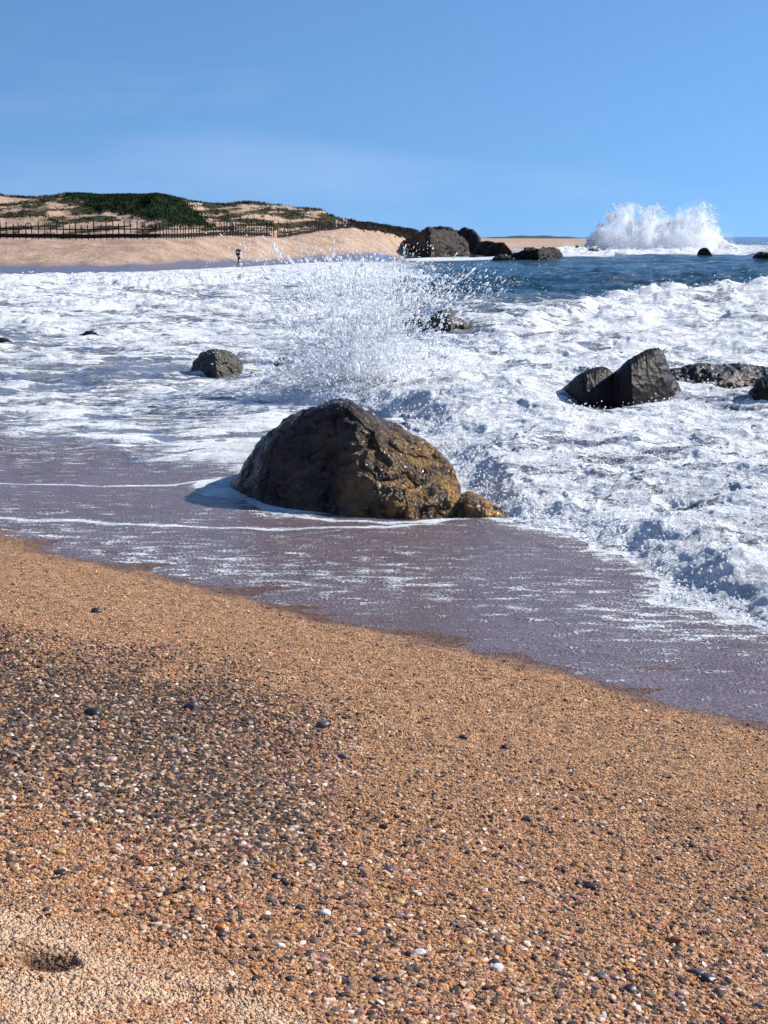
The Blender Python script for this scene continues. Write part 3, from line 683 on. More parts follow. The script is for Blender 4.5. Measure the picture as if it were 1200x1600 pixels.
rk('tiny dark rock on the water just below the far rock cluster', [(733, 400.5), (738, 398), (744, 398), (748, 401)], [(733, 402), (748, 402)], M_ROCKFD, ratio=.8, amp=.12, seed=47, nu=40, nt=30)
rk('small rock off the spit, first of three in the pale surf', [(815, 389.5), (822, 386.5), (834, 386.6), (840, 390)], [(815, 390), (840, 390)], M_ROCKFD, ratio=.6, amp=.12, seed=48, nu=50, nt=30)
rk('small rock off the spit, middle of three in the pale surf', [(852, 390), (858, 386), (866, 386), (870, 390)], [(852, 390), (870, 390)], M_ROCKFD, ratio=.6, amp=.12, seed=49, nu=50, nt=30)
rk('small rock off the spit, nearest of three to the tall far splash', [(895, 387.5), (902, 383.4), (909, 384), (914, 388)], [(895, 388), (914, 388)], M_ROCKFD, ratio=.6, amp=.12, seed=50, nu=50, nt=30)
rk('low black rock in the surf below the left side of the tall far splash', [(914, 393), (922, 389), (930, 388.5), (938, 393)], [(914, 394), (938, 394)], M_ROCKFD, ratio=.6, amp=.12, seed=53, nu=50, nt=30)
rk('round dark rock in white surf below the right end of the tall far splash', [(1088, 400), (1092, 391), (1098, 387), (1105, 388), (1110, 394), (1114, 401)], [(1085, 401), (1117, 402)], M_ROCKF, ratio=.7, amp=.12, seed=51, nu=90, nt=60)
rk('dark rock cut by the right edge of the picture, far out in the surf', [(1175, 404), (1180, 397), (1188, 394), (1200, 395), (1215, 398), (1222, 404)], [(1175, 404.5), (1222, 405)], M_ROCKFD, ratio=.6, amp=.12, seed=52, nu=80, nt=50)

# ------------------------------------------------------------------ WOODEN FENCES
def box_vf(cx, cy, cz, sx, sy, sz, yaw=0, tilt=(0, 0)):
    v = []
    for i in range(8):
        x, y, z = ((i & 1)*2-1)*sx/2, ((i >> 1 & 1)*2-1)*sy/2, ((i >> 2 & 1)*2-1)*sz/2
        tz = z+sz/2; x2, y2 = x*math.cos(yaw)-y*math.sin(yaw)+tilt[0]*tz, x*math.sin(yaw)+y*math.cos(yaw)+tilt[1]*tz
        v.append((cx+x2, cy+y2, cz+z))
    return v
BF = [[0, 2, 3, 1], [4, 5, 7, 6], [0, 1, 5, 4], [2, 6, 7, 3], [0, 4, 6, 2], [1, 3, 7, 5]]
def fpath(pa, pb):
    us = np.linspace(pa, pb, 400); pts = []
    for u in us:
        d = np.interp(u, fx_, fd_); x, y, z = atd(u, 370, d); pts.append((x, y))
    return np.array(pts)
def strip(path, zoff, hgt, thick):
    z = land_h(path[:, 0], path[:, 1])[0]; k = 9; z = np.convolve(np.pad(z, k//2, mode='edge'), np.ones(k)/k, 'valid')
    t = np.gradient(path, axis=0); t /= np.linalg.norm(t, axis=1, keepdims=True); nrm = np.stack([-t[:, 1], t[:, 0]], 1)*thick/2
    V = []
    for (x, y), q, zz in zip(path, nrm, z):
        V += [(x-q[0], y-q[1], zz+zoff), (x+q[0], y+q[1], zz+zoff), (x+q[0], y+q[1], zz+zoff+hgt), (x-q[0], y-q[1], zz+zoff+hgt)]
    n_ = len(path); Fc = [[i*4+j, i*4+(j+1) % 4, i*4+4+(j+1) % 4, i*4+4+j] for i in range(n_-1) for j in range(4)]+[[3, 2, 1, 0], [(n_-1)*4+j for j in range(4)]]
    return V, Fc
def fence(pa, pb, spacing, ph, label, rails, pw=.09, mat=M_WOODD, sub=4):
    path = fpath(pa, pb); seg = np.r_[0, np.cumsum(np.linalg.norm(np.diff(path, axis=0), axis=1))]
    x0, y0 = path[0]; z0 = land_h(path[:1, 0], path[:1, 1])[0][0]
    root = empty('wooden_fence', (x0, y0, z0)); tag(root, label, 'fence')
    inv = np.array([x0, y0, z0])
    n_ = int(seg[-1]/spacing)+1; ss = np.linspace(0, seg[-1], n_)
    for i, s in enumerate(ss):
        x, y = np.interp(s, seg, path[:, 0]), np.interp(s, seg, path[:, 1]); z = land_h(np.array([x]), np.array([y]))[0][0]
        h = ph*random.uniform(.86, 1.14); V = np.array(box_vf(x, y-.06, z-.35+(h+.35)/2, pw*random.uniform(.85, 1.2), pw, h+.35, random.uniform(-.3, .3), (random.uniform(-.04, .04), random.uniform(-.03, .03))))-inv
        mesh_np('post', V, BF, mat, False, parent=root)
    pth = path[::sub]
    for nm, zo, hh, tk in rails:
        V, Fc = strip(pth, zo, hh, tk); o = mesh_np(nm, np.array(V)-inv, Fc, mat, False, parent=root)
    return root
fence(-120, 428, .62, 1.72, 'long dark wooden post fence with two rails at the foot of the dune', [('rail', .95, .13, .06), ('lower_board', .12, .42, .05)], pw=.085)
fence(434, 556, .70, 1.15, 'dark wooden post fence climbing the pale sand mound', [('rail', .55, .10, .05), ('lower_board', .05, .34, .05)], pw=.08)
fence(560, 642, .95, .95, 'dark palisade fence running down from the sand mound towards the far rocks', [('rail', .6, .08, .05), ('lower_board', .05, .35, .05)], pw=.11)

# ------------------------------------------------------------------ PEOPLE
def skin_mesh(name, verts, edges, radii, mat, parent=None, sub=1):
    me = bpy.data.meshes.new(name); me.from_pydata(verts, edges, []); me.update()
    o = bpy.data.objects.new(name, me); COL.objects.link(o)
    md = o.modifiers.new('skin', 'SKIN'); md.use_smooth_shade = True
    for i, r in enumerate(radii):
        r = r if isinstance(r, tuple) else (r, r); me.skin_vertices[0].data[i].radius = r
    me.skin_vertices[0].data[0].use_root = True
    o.modifiers.new('sub', 'SUBSURF').levels = sub; o.modifiers['sub'].render_levels = sub
    me.materials.append(mat)
    if parent: o.parent = parent
    return o
M_SKIN = plain('skin', (.42, .25, .18), .6, .08, 20); M_HAIR = plain('dark_hair', (.03, .02, .015), .7, .2, 20)
M_BLK = plain('black_cloth', (.012, .012, .014), .85, .2, 10); M_PALE = plain('pale_cloth', (.62, .60, .60), .85, .1, 10); M_GREY = plain('grey_cloth', (.10, .10, .12), .85, .2, 10)
def person(loc, rz, top_mat, leg_mat, label, stride=.28, bag=None, h=1.0):
    r = empty('person', loc, rz); tag(r, label, 'person'); r.scale = (h, h, h)
    f = stride
    J = dict(pel=(0, 0, .95), wst=(0, .02, 1.1), cst=(0, .02, 1.32), nck=(0, .0, 1.48), chin=(0, -.02, 1.56), hd=(0, -.02, 1.65), crn=(0, -.01, 1.73),
             shl=(-.19, .02, 1.42), ell=(-.25, .08, 1.14), wrl=(-.24, -.06, .90), hl=(-.24, -.09, .81), shr=(.19, .02, 1.42), elr=(.25, .04, 1.14), wrr=(.25, .10, .90), hr=(.25, .10, .81),
             hpl=(-.10, 0, .92), knl=(-.11, -f*.55, .50), anl=(-.11, -f*.75, .08), tol=(-.12, -f*.75-.17, .03), hpr=(.10, 0, .92), knr=(.11, f*.2, .50), anr=(.11, f*.85, .10), tor=(.12, f*.85-.15, .03))
    K = list(J); E = [('pel', 'wst'), ('wst', 'cst'), ('cst', 'nck'), ('nck', 'chin'), ('chin', 'hd'), ('hd', 'crn'), ('cst', 'shl'), ('shl', 'ell'), ('ell', 'wrl'), ('wrl', 'hl'), ('cst', 'shr'), ('shr', 'elr'), ('elr', 'wrr'), ('wrr', 'hr'), ('pel', 'hpl'), ('hpl', 'knl'), ('knl', 'anl'), ('anl', 'tol'), ('pel', 'hpr'), ('hpr', 'knr'), ('knr', 'anr'), ('anr', 'tor')]
    rad_ = dict(pel=.12, wst=.11, cst=.13, nck=.055, chin=.065, hd=.088, crn=.05, shl=.055, ell=.042, wrl=.03, hl=.035, shr=.055, elr=.042, wrr=.03, hr=.035, hpl=.085, knl=.055, anl=.04, tol=.03, hpr=.085, knr=.055, anr=.04, tor=.03)
    ed = [(K.index(a), K.index(b)) for a, b in E]
    skin_mesh('body', [J[k] for k in K], ed, [rad_[k] for k in K], M_SKIN, r)
    def part(nm, ks, es, mat, g=.018):
        skin_mesh(nm, [J[k] for k in ks], [(ks.index(a), ks.index(b)) for a, b in es], [rad_[k]+g for k in ks], mat, r)
    part('jacket', ['wst', 'cst', 'shl', 'ell', 'wrl', 'shr', 'elr', 'wrr', 'pel'], [('wst', 'cst'), ('cst', 'shl'), ('shl', 'ell'), ('ell', 'wrl'), ('cst', 'shr'), ('shr', 'elr'), ('elr', 'wrr'), ('wst', 'pel')], top_mat, .024)
    part('trousers', ['pel', 'hpl', 'knl', 'anl', 'hpr', 'knr', 'anr'], [('pel', 'hpl'), ('hpl', 'knl'), ('knl', 'anl'), ('pel', 'hpr'), ('hpr', 'knr'), ('knr', 'anr')], leg_mat, .018)
    # shoes, hair
    skin_mesh('hair', [(0, .02, 1.60), (0, .03, 1.68), (0, .0, 1.745)], [(0, 1), (1, 2)], [.07, .092, .065], M_HAIR, r)
    for s in ('l', 'r'):
        a_, t_ = J['an'+s], J['to'+s]; skin_mesh('shoe', [(a_[0], a_[1]+.05, .04), (a_[0], a_[1]-.05, .045), t_], [(0, 1), (1, 2)], [.045, .05, .035], M_GREY, r)
    if bag:
        skin_mesh('towel' if bag == 'towel' else 'bag', [(.17, -.12, 1.25), (.20, -.15, 1.0), (.22, -.14, .80)], [(0, 1), (1, 2)], [(.07, .05), (.11, .06), (.09, .05)], M_PALE, r)
    return r
for yy_ in np.linspace(118, 175, 600):          # first place where the sight line to the feet meets the sand
    p = atd(373, 411.5, yy_); lz_ = land_h(np.array([p[0]]), np.array([p[1]]))[0][0]
    if lz_ >= p[2]: break
person((p[0], p[1], lz_-.02), R(25), M_BLK, M_BLK, 'person in dark clothes carrying something pale, walking at the water edge of the far beach', .34, 'bag')
d_ = np.interp(363, fx_, fd_)+2.0; p = atd(363, 362, d_)
zz = land_h(np.array([p[0]]), np.array([p[1]]))[0][0]
person((p[0], p[1], zz+.25), R(-10), M_PALE, M_BLK, 'person in a pale top and black trousers standing behind the wooden fence', .12, None, 1.02)

# ------------------------------------------------------------------ SPRAY
def ico():
    t = (1+5**.5)/2; v = np.array([(-1, t, 0), (1, t, 0), (-1, -t, 0), (1, -t, 0), (0, -1, t), (0, 1, t), (0, -1, -t), (0, 1, -t), (t, 0, -1), (t, 0, 1), (-t, 0, -1), (-t, 0, 1)], float); v /= np.linalg.norm(v[0])
    f = np.array([(0, 11, 5), (0, 5, 1), (0, 1, 7), (0, 7, 10), (0, 10, 11), (1, 5, 9), (5, 11, 4), (11, 10, 2), (10, 7, 6), (7, 1, 8), (3, 9, 4), (3, 4, 2), (3, 2, 6), (3, 6, 8), (3, 8, 9), (4, 9, 5), (2, 4, 11), (6, 2, 10), (8, 6, 7), (9, 8, 1)])
    return v, f
def octa():
    return np.array([(1, 0, 0), (-1, 0, 0), (0, 1, 0), (0, -1, 0), (0, 0, 1), (0, 0, -1)], float), np.array([(0, 2, 4), (2, 1, 4), (1, 3, 4), (3, 0, 4), (2, 0, 5), (1, 2, 5), (3, 1, 5), (0, 3, 5)])
def blobs(name, pos, r, mat, base=ico, stretch=.5, dirs=None):
    v, f = base(); n_ = len(pos); r = np.asarray(r)
    if dirs is None: dirs = rng.normal(size=(n_, 3))
    dirs = dirs/(np.linalg.norm(dirs, axis=1, keepdims=True)+1e-9)
    st = 1+stretch*rng.exponential(1, n_)
    vv = v[None]*(1+.25*rng.normal(size=(n_, len(v), 1)))
    al = (vv*dirs[:, None, :]).sum(-1, keepdims=True)
    vv = vv+dirs[:, None, :]*al*(st[:, None, None]-1)
    V = pos[:, None, :]+vv*r[:, None, None]
    Fc = (f[None]+(np.arange(n_)*len(v))[:, None, None]).reshape(-1, 3)
    return mesh_np(name, V.reshape(-1, 3), Fc, mat, True)
# main splash: bursts thrown up behind the boulder
Yp = 24.5
def plume(n_, x0, y0, sx, sy, rlo, rhi, dy=.9, skew=0):
    px = x0+sx*rng.normal(size=n_); py = y0+sy*rng.normal(size=n_)
    px = px+skew*(py-y0); P_ = np.array([atd(a, b, Yp+dy*rng.normal()) for a, b in zip(px, py)])
    rr_ = .72*rlo*np.exp(rng.exponential(.35, n_)); return P_, np.minimum(rr_, rhi)
parts = [plume(5200, 555, 568, 66, 26, .009, .04), plume(4200, 570, 505, 66, 36, .008, .03, .9, -.2), plume(3600, 545, 442, 85, 20, .008, .03), plume(900, 470, 500, 40, 45, .007, .025, .9, .3),
         plume(1100, 650, 455, 60, 22, .007, .026), plume(260, 500, 402, 75, 12, .007, .026), plume(110, 610, 392, 50, 9, .007, .022), plume(60, 470, 372, 70, 14, .007, .02), plume(420, 430, 560, 38, 25, .007, .02), plume(200, 730, 448, 40, 16, .007, .018), plume(70, 405, 388, 28, 12, .01, .028)]
# ropes of water: strings of drops on arcs
for k in range(420):
    a = rng.normal(0, .55); sp0 = rng.uniform(3.2, 6.9); vx, vz = sp0*math.sin(a)*.75, sp0*math.cos(a); vy = rng.normal(0, .5)
    t = rng.uniform(.25, 1.)*vz/9.8*2*.55; n_ = rng.integers(8, 26); tt = t+np.linspace(0, .03, n_)*rng.uniform(.4, 1.5)
    o3 = np.array(atd(565+rng.normal()*35, 600, Yp)); P_ = np.stack([o3[0]+vx*tt, o3[1]+vy*tt, .35+vz*tt-4.9*tt*tt], 1)+rng.normal(0, .012, (n_, 3))
    P_ = P_[(P_[:, 2] > .15)]
    if len(P_): parts.append((P_, rng.uniform(.005, .014, len(P_))))
pos = np.concatenate([a for a, b in parts]); rd = np.concatenate([b for a, b in parts]); okk = pos[:, 2] > .1; pos, rd = pos[okk], rd[okk]
o = blobs('wave_splash', pos, rd, M_DROP, ico, .9, np.stack([(pos[:, 0]+.45)*.9+rng.normal(0, .25, len(pos)), rng.normal(0, .3, len(pos)), .6+pos[:, 2]*.5], 1))
tag(o, 'airborne splash of white droplets bursting up behind the big boulder', 'splash', kind='stuff')
# froth flecks thrown off the surge (rest on its crests)
sel = np.where((SB > 0) & (SQX > 300) & (SQX < 1400) & (SQY < 990))[0]
wgt = np.exp(-((SB[sel]-.15)/.25)**2)*3+.35+np.exp(-((SQX[sel]-620)/120)**2-((SQY[sel]-590)/40)**2)*2
wgt = wgt*np.minimum(SEAY[sel], 40)**.8; idx = rng.choice(sel, 11000, p=wgt/wgt.sum())
dep = SEAY[idx]; pos = np.stack([SEAX[idx]+rng.normal(0, .02, len(idx)), SEAY[idx]+rng.normal(0, .05, len(idx)), SEAZ[idx]+rng.exponential(.012, len(idx))*(1+dep/12)], 1)
rd = rng.uniform(.003, .008, len(idx))*(1+dep/25)
o = blobs('foam_flecks', pos, rd, M_DROP, ico, .6); tag(o, 'flecks of froth thrown off the turbulent white surge', 'foam flecks', kind='stuff')
# froth on the far and left crests
sel = np.where((((np.abs(SQY-440) < 9) & (SQX > -200) & (SQX < 620)) | ((np.abs(SQY-466-(1130-SQX)*.08) < 7) & (SQX > 860) & (SQX < 1500)) | ((np.abs(SQY-396) < 7) & (SQX > 880) & (SQX < 1300))) & (SEAZ > .12))[0]
idx = rng.choice(sel, 4500); dep = SEAY[idx]
pos = np.stack([SEAX[idx]+rng.normal(0, .1, len(idx)), SEAY[idx]+rng.normal(0, .3, len(idx)), SEAZ[idx]+rng.exponential(.05, len(idx))*(dep/60)], 1)
o = blobs('crest_froth', pos, rng.uniform(.012, .035, len(idx))*(dep/70), M_DROP, ico, .8); tag(o, 'froth along the crests of the farther breakers', 'foam flecks', kind='stuff')
# small splashes on the tall black rock
P_, q_ = [], []
for k in range(260):
    px, py = rng.uniform(878, 1044), rng.uniform(560, 622); P_.append(atd(px, py, at(px, 624)[1]-rng.uniform(-.1, .5))); q_.append(rng.uniform(.008, .03))
o = blobs('rock_spray', np.array(P_), np.array(q_), M_DROP, ico, .5); tag(o, 'drops of spray in front of the tall black rock at right', 'spray', kind='stuff')

def vol_mat(name, dens, scale, lo, hi, col=(.97, .98, 1.), aniso=.35, zsq=1., rise=0):
    m = MT(name); m.n.remove(m.b)
    tcn = m.N('ShaderNodeTexCoord').outputs['Object']
    n = m.noise(m.scale(tcn, (1, 1, zsq)), scale, 5, .62, .6)
    fall = m.attr('dens') if False else None
    if rise:
        sx = m.N('ShaderNodeSeparateXYZ'); m.set(sx.inputs[0], tcn); n = m.math('SUBTRACT', n, m.rng(sx.outputs[2], .1*rise, rise, 0, .16))
    d = m.rng(n, lo, hi, 0, dens, 'SMOOTHSTEP')
    pv = m.N('ShaderNodeVolumePrincipled'); pv.inputs['Color'].default_value = (*col, 1); pv.inputs['Anisotropy'].default_value = aniso
    m.set(pv.inputs['Density'], d); m.t.links.new(pv.outputs[0], m.out.inputs['Volume']); return m.m
# tall far splash: jets of spray (mist volume + flying water)
top = [(915, 388), (920, 374), (930, 360), (946, 347), (953, 330), (962, 323), (980, 319), (992, 321), (1003, 330), (1015, 322), (1026, 326), (1036, 338), (1048, 346), (1060, 337), (1075, 331), (1090, 328), (1100, 321), (1106, 324), (1112, 334), (1108, 348), (1118, 366), (1135, 380), (1150, 388)]
top = [(a, b) for a, b in top if a not in (1108,)]
o, info = loft('breaker_splash', top, [(915, 392), (1150, 392)], vol_mat('far_spray_mist', .6, .55, .34, .56, zsq=.55, rise=8.), ratio=.35, apex=1., p=2.0, nu=160, nt=60, amp=.22, freq=2.2, seed=61, vol=True, crack=0, pend=.4)
tag(flipfix(o), 'tall white burst of spray where a wave breaks on the far rocks', 'splash', kind='stuff')
Xs, Yf, Ya, Zt, D = info
n_ = 26000; ui = rng.integers(2, len(Xs)-2, n_); hz = rng.beta(1.1, 1.25, n_); jag = 1+.12*np.abs(fbm(Xs*.9, Xs*0, 3, 71))
zz = hz*Zt[ui]*jag[ui]*1.0; pos = np.stack([Xs[ui]+rng.normal(0, .22, n_)+(zz*.04), Ya[ui]+D[ui]*rng.normal(0, .35, n_)*(1-.6*hz), zz+rng.exponential(.12, n_)], 1)
jets = []
Zm = float(Zt.max()); 
for k in range(230):
    ui_ = int(np.clip(rng.normal(.5, .25), .06, .94)*(len(Xs)-1)); x0_ = Xs[ui_]; fr = (x0_-Xs.mean())/(Xs[-1]-Xs[0])
    ang_ = .75*fr+rng.normal(0, .22)+.15; top_ = Zt[ui_]*rng.uniform(.55, 1.13); m_ = rng.integers(25, 60); t_ = rng.uniform(.25, .6)+np.linspace(0, 1, m_)*rng.uniform(.25, .6); t_ = np.minimum(t_, 1.02)
    arc = np.stack([x0_-np.tan(ang_)*top_*.5+np.tan(ang_)*top_*t_, Ya[ui_]+rng.normal(0, 1)+0*t_, top_*(1-(1-t_)**2)], 1)+rng.normal(0, .05, (m_, 3))*(.4+t_[:, None]*1.6); jets.append(arc)
pos = np.concatenate([pos]+jets)
nn = fbm(pos[:, 0]*.5+pos[:, 2]*.15, pos[:, 2]*.33, 4, 72); pos = pos[nn > -.25]
o = blobs('breaker_drops', pos, rng.uniform(.025, .085, len(pos)), M_DROP, octa, 1.2, np.stack([(pos[:, 0]-Xs.mean())*.08, rng.normal(0, .2, len(pos)), np.ones(len(pos))], 1))
tag(o, 'flying water inside the tall burst of spray on the far rocks', 'splash', kind='stuff')
o, _ = loft('spray_mist', [(1040, 372), (1055, 330), (1075, 312), (1100, 308), (1115, 322), (1135, 333), (1160, 330), (1182, 334), (1188, 344), (1160, 356), (1150, 372)], [(1040, 392), (1188, 392)], vol_mat('thin_mist', .10, .22, .42, .7), ratio=.3, apex=1., p=2., nu=80, nt=40, amp=.2, freq=1.5, seed=63, vol=True, crack=0)
tag(flipfix(o), 'thin drifting mist blown to the right of the tall far splash', 'mist', kind='stuff')
# mist in the foot of the near splash
v, f = ico(); 
def mist(px, py, Yd, rx, ry, rz_, mat, name, label):
    me_o, = [mesh_np(name, *sphere(rx, ry, rz_), mat)]; me_o.location = atd(px, py, Yd); tag(me_o, label, 'mist', kind='stuff')
def sphere(rx, ry, rz_, n=32, k=20):
    th = np.linspace(0, math.pi, k)[1:-1]; ph = np.linspace(0, 2*math.pi, n, endpoint=False)
    V = [(rx*math.sin(t)*math.cos(p), ry*math.sin(t)*math.sin(p), rz_*math.cos(t)) for t in th for p in ph]+[(0, 0, rz_), (0, 0, -rz_)]
    Fc = [[i*n+j, (i+1)*n+j, (i+1)*n+(j+1) % n, i*n+(j+1) % n] for i in range(k-3) for j in range(n)]
    Fc += [[len(V)-2, j, (j+1) % n, (j+1) % n] for j in range(0)]
    return V, Fc
def soft_vol(name, dens, scale, r3_):
    m = MT(name); m.n.remove(m.b); tcn = m.N('ShaderNodeTexCoord').outputs['Object']
    L = m.N('ShaderNodeVectorMath', _operation='LENGTH'); m.set(L.inputs[0], m.scale(tcn, tuple(1/q for q in r3_)))
    fall = m.rng(L.outputs['Value'], .15, 1., 1, 0, 'SMOOTHSTEP'); n = m.rng(m.noise(tcn, scale, 5, .65, .5), .38, .68)
    pv = m.N('ShaderNodeVolumePrincipled'); pv.inputs['Color'].default_value = (.97, .98, 1, 1); pv.inputs['Anisotropy'].default_value = .2
    m.set(pv.inputs['Density'], m.math('MULTIPLY', m.math('MULTIPLY', fall, n), dens)); m.t.links.new(pv.outputs[0], m.out.inputs['Volume']); return m.m
def ell(px, py, Yd, r3_, dens, scale, label):
    bmo = mesh_np('spray_mist', *sphere(*r3_), soft_vol('splash_mist', dens, scale, r3_)); flipfix(bmo); bmo.location = atd(px, py, Yd); tag(bmo, label, 'mist', kind='stuff')
ell(560, 560, Yp, (1.25, .8, .7), 2.2, 2.6, 'white mist at the foot of the splash behind the boulder')
ell(580, 490, Yp+.1, (1.1, .7, 1.0), .5, 2.2, 'fine mist among the droplets in the middle of the near splash')

# ------------------------------------------------------------------ PEBBLES
def pebble_col(n_):
    pal = np.array([(.035, .032, .035), (.06, .05, .05), (.16, .12, .10), (.24, .15, .09), (.42, .24, .115), (.50, .34, .20), (.62, .50, .36), (.78, .72, .66), (.35, .12, .05), (.48, .26, .06), (.34, .19, .16), (.19, .14, .16), (.55, .38, .30)])
    pr_ = np.array([.13, .10, .11, .11, .13, .12, .08, .035, .035, .035, .06, .05, .07]); pr_ = pr_/pr_.sum()
    return pal[rng.choice(len(pal), n_, p=pr_)]*rng.uniform(.75, 1.25, (n_, 1))
m = MT('pebble_stone'); cc = m.attr('col', 'INSTANCER', 'Color'); tcn = m.N('ShaderNodeTexCoord').outputs['Object']
cc = m.mix(m.rng(m.noise(tcn, 2.5, 4), .3, .75, 0, .35), cc, m.mix(1., cc, (.4, .38, .36), 'MULTIPLY'))
m.bs(Base__Color=cc, Roughness=.55, Normal=m.bump(m.noise(tcn, 3, 3), .08, .5)); m.b.inputs['Specular IOR Level'].default_value = .3; M_PEB = m.m
NP = 420000
qx = rng.uniform(-120, 1320, NP*2); qy = 850+(1790-850)*rng.uniform(0, 1, NP*2)**.80
zg = np.interp(qy, [850, 1130, 1620, 1800], [.05, .45, .95, 1.05])
dirs_ = np.array([(qx-600)/F, cp+(800-qy)/F*sp, -sp+(800-qy)/F*cp])
for _ in range(5):
    t = (zg-H)/dirs_[2]; gx, gy = dirs_[0]*t, dirs_[1]*t; zl, sg, _, _, _ = land_h(gx, gy); zg = .5*zg+.5*zl
wob = 60*fbm(gx*1.3, gy*1.3, 3, 81); bnd, md, fnz = zones(qx+wob, qy+.6*wob)
clump = fbm(gx*5, gy*5, 3, 83)
prob = np.clip(.38+.75*bnd+.22*md+.30*clump-.30*fnz, .03, 1.)*sst(.05, .35, sg)
kp = (rng.uniform(0, 1.2, len(gx)) < prob)&(sg > .04); kidx = np.where(kp)[0][:NP]
gx, gy, zl, bnd, md, fnz, sg, clump = (a[kidx] for a in (gx, gy, zl, bnd, md, fnz, sg, clump)); n_ = len(gx)
sz = (.0016+.0016*rng.exponential(.6, n_))*(1+.55*sst(5.2, 8.5, np.hypot(gx, gy)*(1-md))); big_ = rng.uniform(0, 1, n_) < (.03+.30*bnd+.06*md)*(1-.9*fnz)
sz = np.where(big_, sz+.0016+rng.exponential(.0022, n_), sz); sz = np.minimum(sz*(1+.25*bnd), .0115)
fl = rng.uniform(.4, .75, n_); ar = rng.uniform(1., 1.7, n_)
scl = np.stack([sz*ar, sz, sz*fl], 1).astype(np.float32); rot = np.stack([rng.normal(0, .25, n_), rng.normal(0, .25, n_), rng.uniform(0, 6.28, n_)], 1).astype(np.float32)
colr = pebble_col(n_); ts = np.array([.60, .33, .165]); small = ~big_ & (rng.uniform(0, 1, n_) < np.clip(.70-.5*bnd, .1, 1)); colr[small] = ts*rng.uniform(.35, 1.5, (small.sum(), 1))
dkp = rng.uniform(0, 1, n_) < .38*bnd; colr[dkp] = np.array([.06, .045, .038])*rng.uniform(.3, 1.8, (dkp.sum(), 1))
foot = np.exp(-(((gx-DW[0][0][0])/.085)**2+((gy-DW[0][0][1])/.065)**2)**2); colr = colr*(1-.8*foot[:, None])
colr = colr*np.array([1.22, 1.10, 1.02])*(1-.35*bnd[:, None]*rng.uniform(0, 1, (n_, 1)))
wp = sst(.28, .05, sg) if False else 1-sst(.05, .3, sg); colr = colr*(1-.55*wp[:, None])
me = bpy.data.meshes.new('gravel'); me.vertices.add(n_)
zz = zl+micro(gx, gy)*1.0+sz*fl*.55
me.vertices.foreach_set('co', np.stack([gx, gy, zz], 1).astype(np.float32).ravel())
a = me.attributes.new('scl', 'FLOAT_VECTOR', 'POINT'); a.data.foreach_set('vector', scl.ravel())
a = me.attributes.new('rot', 'FLOAT_VECTOR', 'POINT'); a.data.foreach_set('vector', rot.ravel())
a = me.attributes.new('col', 'FLOAT_COLOR', 'POINT'); a.data.foreach_set('color', np.concatenate([colr, np.ones((n_, 1))], 1).astype(np.float32).ravel())
a = me.attributes.new('pick', 'INT', 'POINT'); a.data.foreach_set('value', rng.integers(0, 4, n_).astype(np.int32))
me.materials.append(M_PEB)
gv = bpy.data.objects.new('gravel', me); COL.objects.link(gv); tag(gv, 'mixed coarse sand and small gravel strewn over the near beach', 'gravel', kind='stuff')
ng = bpy.data.node_groups.new('gravel_scatter', 'GeometryNodeTree')
ng.interface.new_socket('Geometry', in_out='INPUT', socket_type='NodeSocketGeometry'); ng.interface.new_socket('Geometry', in_out='OUTPUT', socket_type='NodeSocketGeometry')
L = ng.links.new; N = ng.nodes.new
gi, go = N('NodeGroupInput'), N('NodeGroupOutput')
jn = N('GeometryNodeJoinGeometry')
for k in range(4):
    ic = N('GeometryNodeMeshIcoSphere'); ic.inputs['Radius'].default_value = 1; ic.inputs['Subdivisions'].default_value = 2
    spn = N('GeometryNodeSetPosition'); nz = N('ShaderNodeTexNoise'); nz.noise_dimensions = '4D'; nz.inputs['W'].default_value = k*7.3; nz.inputs['Scale'].default_value = .9; nz.inputs['Detail'].default_value = 1
    sb = N('ShaderNodeVectorMath'); sb.operation = 'SUBTRACT'; sb.inputs[1].default_value = (.5, .5, .5); mu = N('ShaderNodeVectorMath'); mu.operation = 'SCALE'; mu.inputs['Scale'].default_value = 1.1
    L(nz.outputs['Color'], sb.inputs[0]); L(sb.outputs[0], mu.inputs[0]); L(ic.outputs[0], spn.inputs[0]); L(mu.outputs[0], spn.inputs['Offset'])
    sh = N('GeometryNodeSetShadeSmooth'); L(spn.outputs[0], sh.inputs[0]); sm = N('GeometryNodeSetMaterial'); sm.inputs['Material'].default_value = M_PEB; L(sh.outputs[0], sm.inputs[0])
    gt = N('GeometryNodeGeometryToInstance'); L(sm.outputs[0], gt.inputs[0]); L(gt.outputs[0], jn.inputs[0])
def NA(nm, ty):
    q = N('GeometryNodeInputNamedAttribute'); q.data_type = ty; q.inputs['Name'].default_value = nm; return q.outputs[0]
m2p = N('GeometryNodeMeshToPoints'); L(gi.outputs[0], m2p.inputs[0])
ip = N('GeometryNodeInstanceOnPoints'); L(m2p.outputs[0], ip.inputs['Points']); L(jn.outputs[0], ip.inputs['Instance']); ip.inputs['Pick Instance'].default_value = True
L(NA('pick', 'INT'), ip.inputs['Instance Index']); L(NA('scl', 'FLOAT_VECTOR'), ip.inputs['Scale'])
er = N('FunctionNodeEulerToRotation'); L(NA('rot', 'FLOAT_VECTOR'), er.inputs[0]); L(er.outputs[0], ip.inputs['Rotation'])
L(ip.outputs[0], go.inputs[0])
md = gv.modifiers.new('scatter', 'NODES'); md.node_group = ng

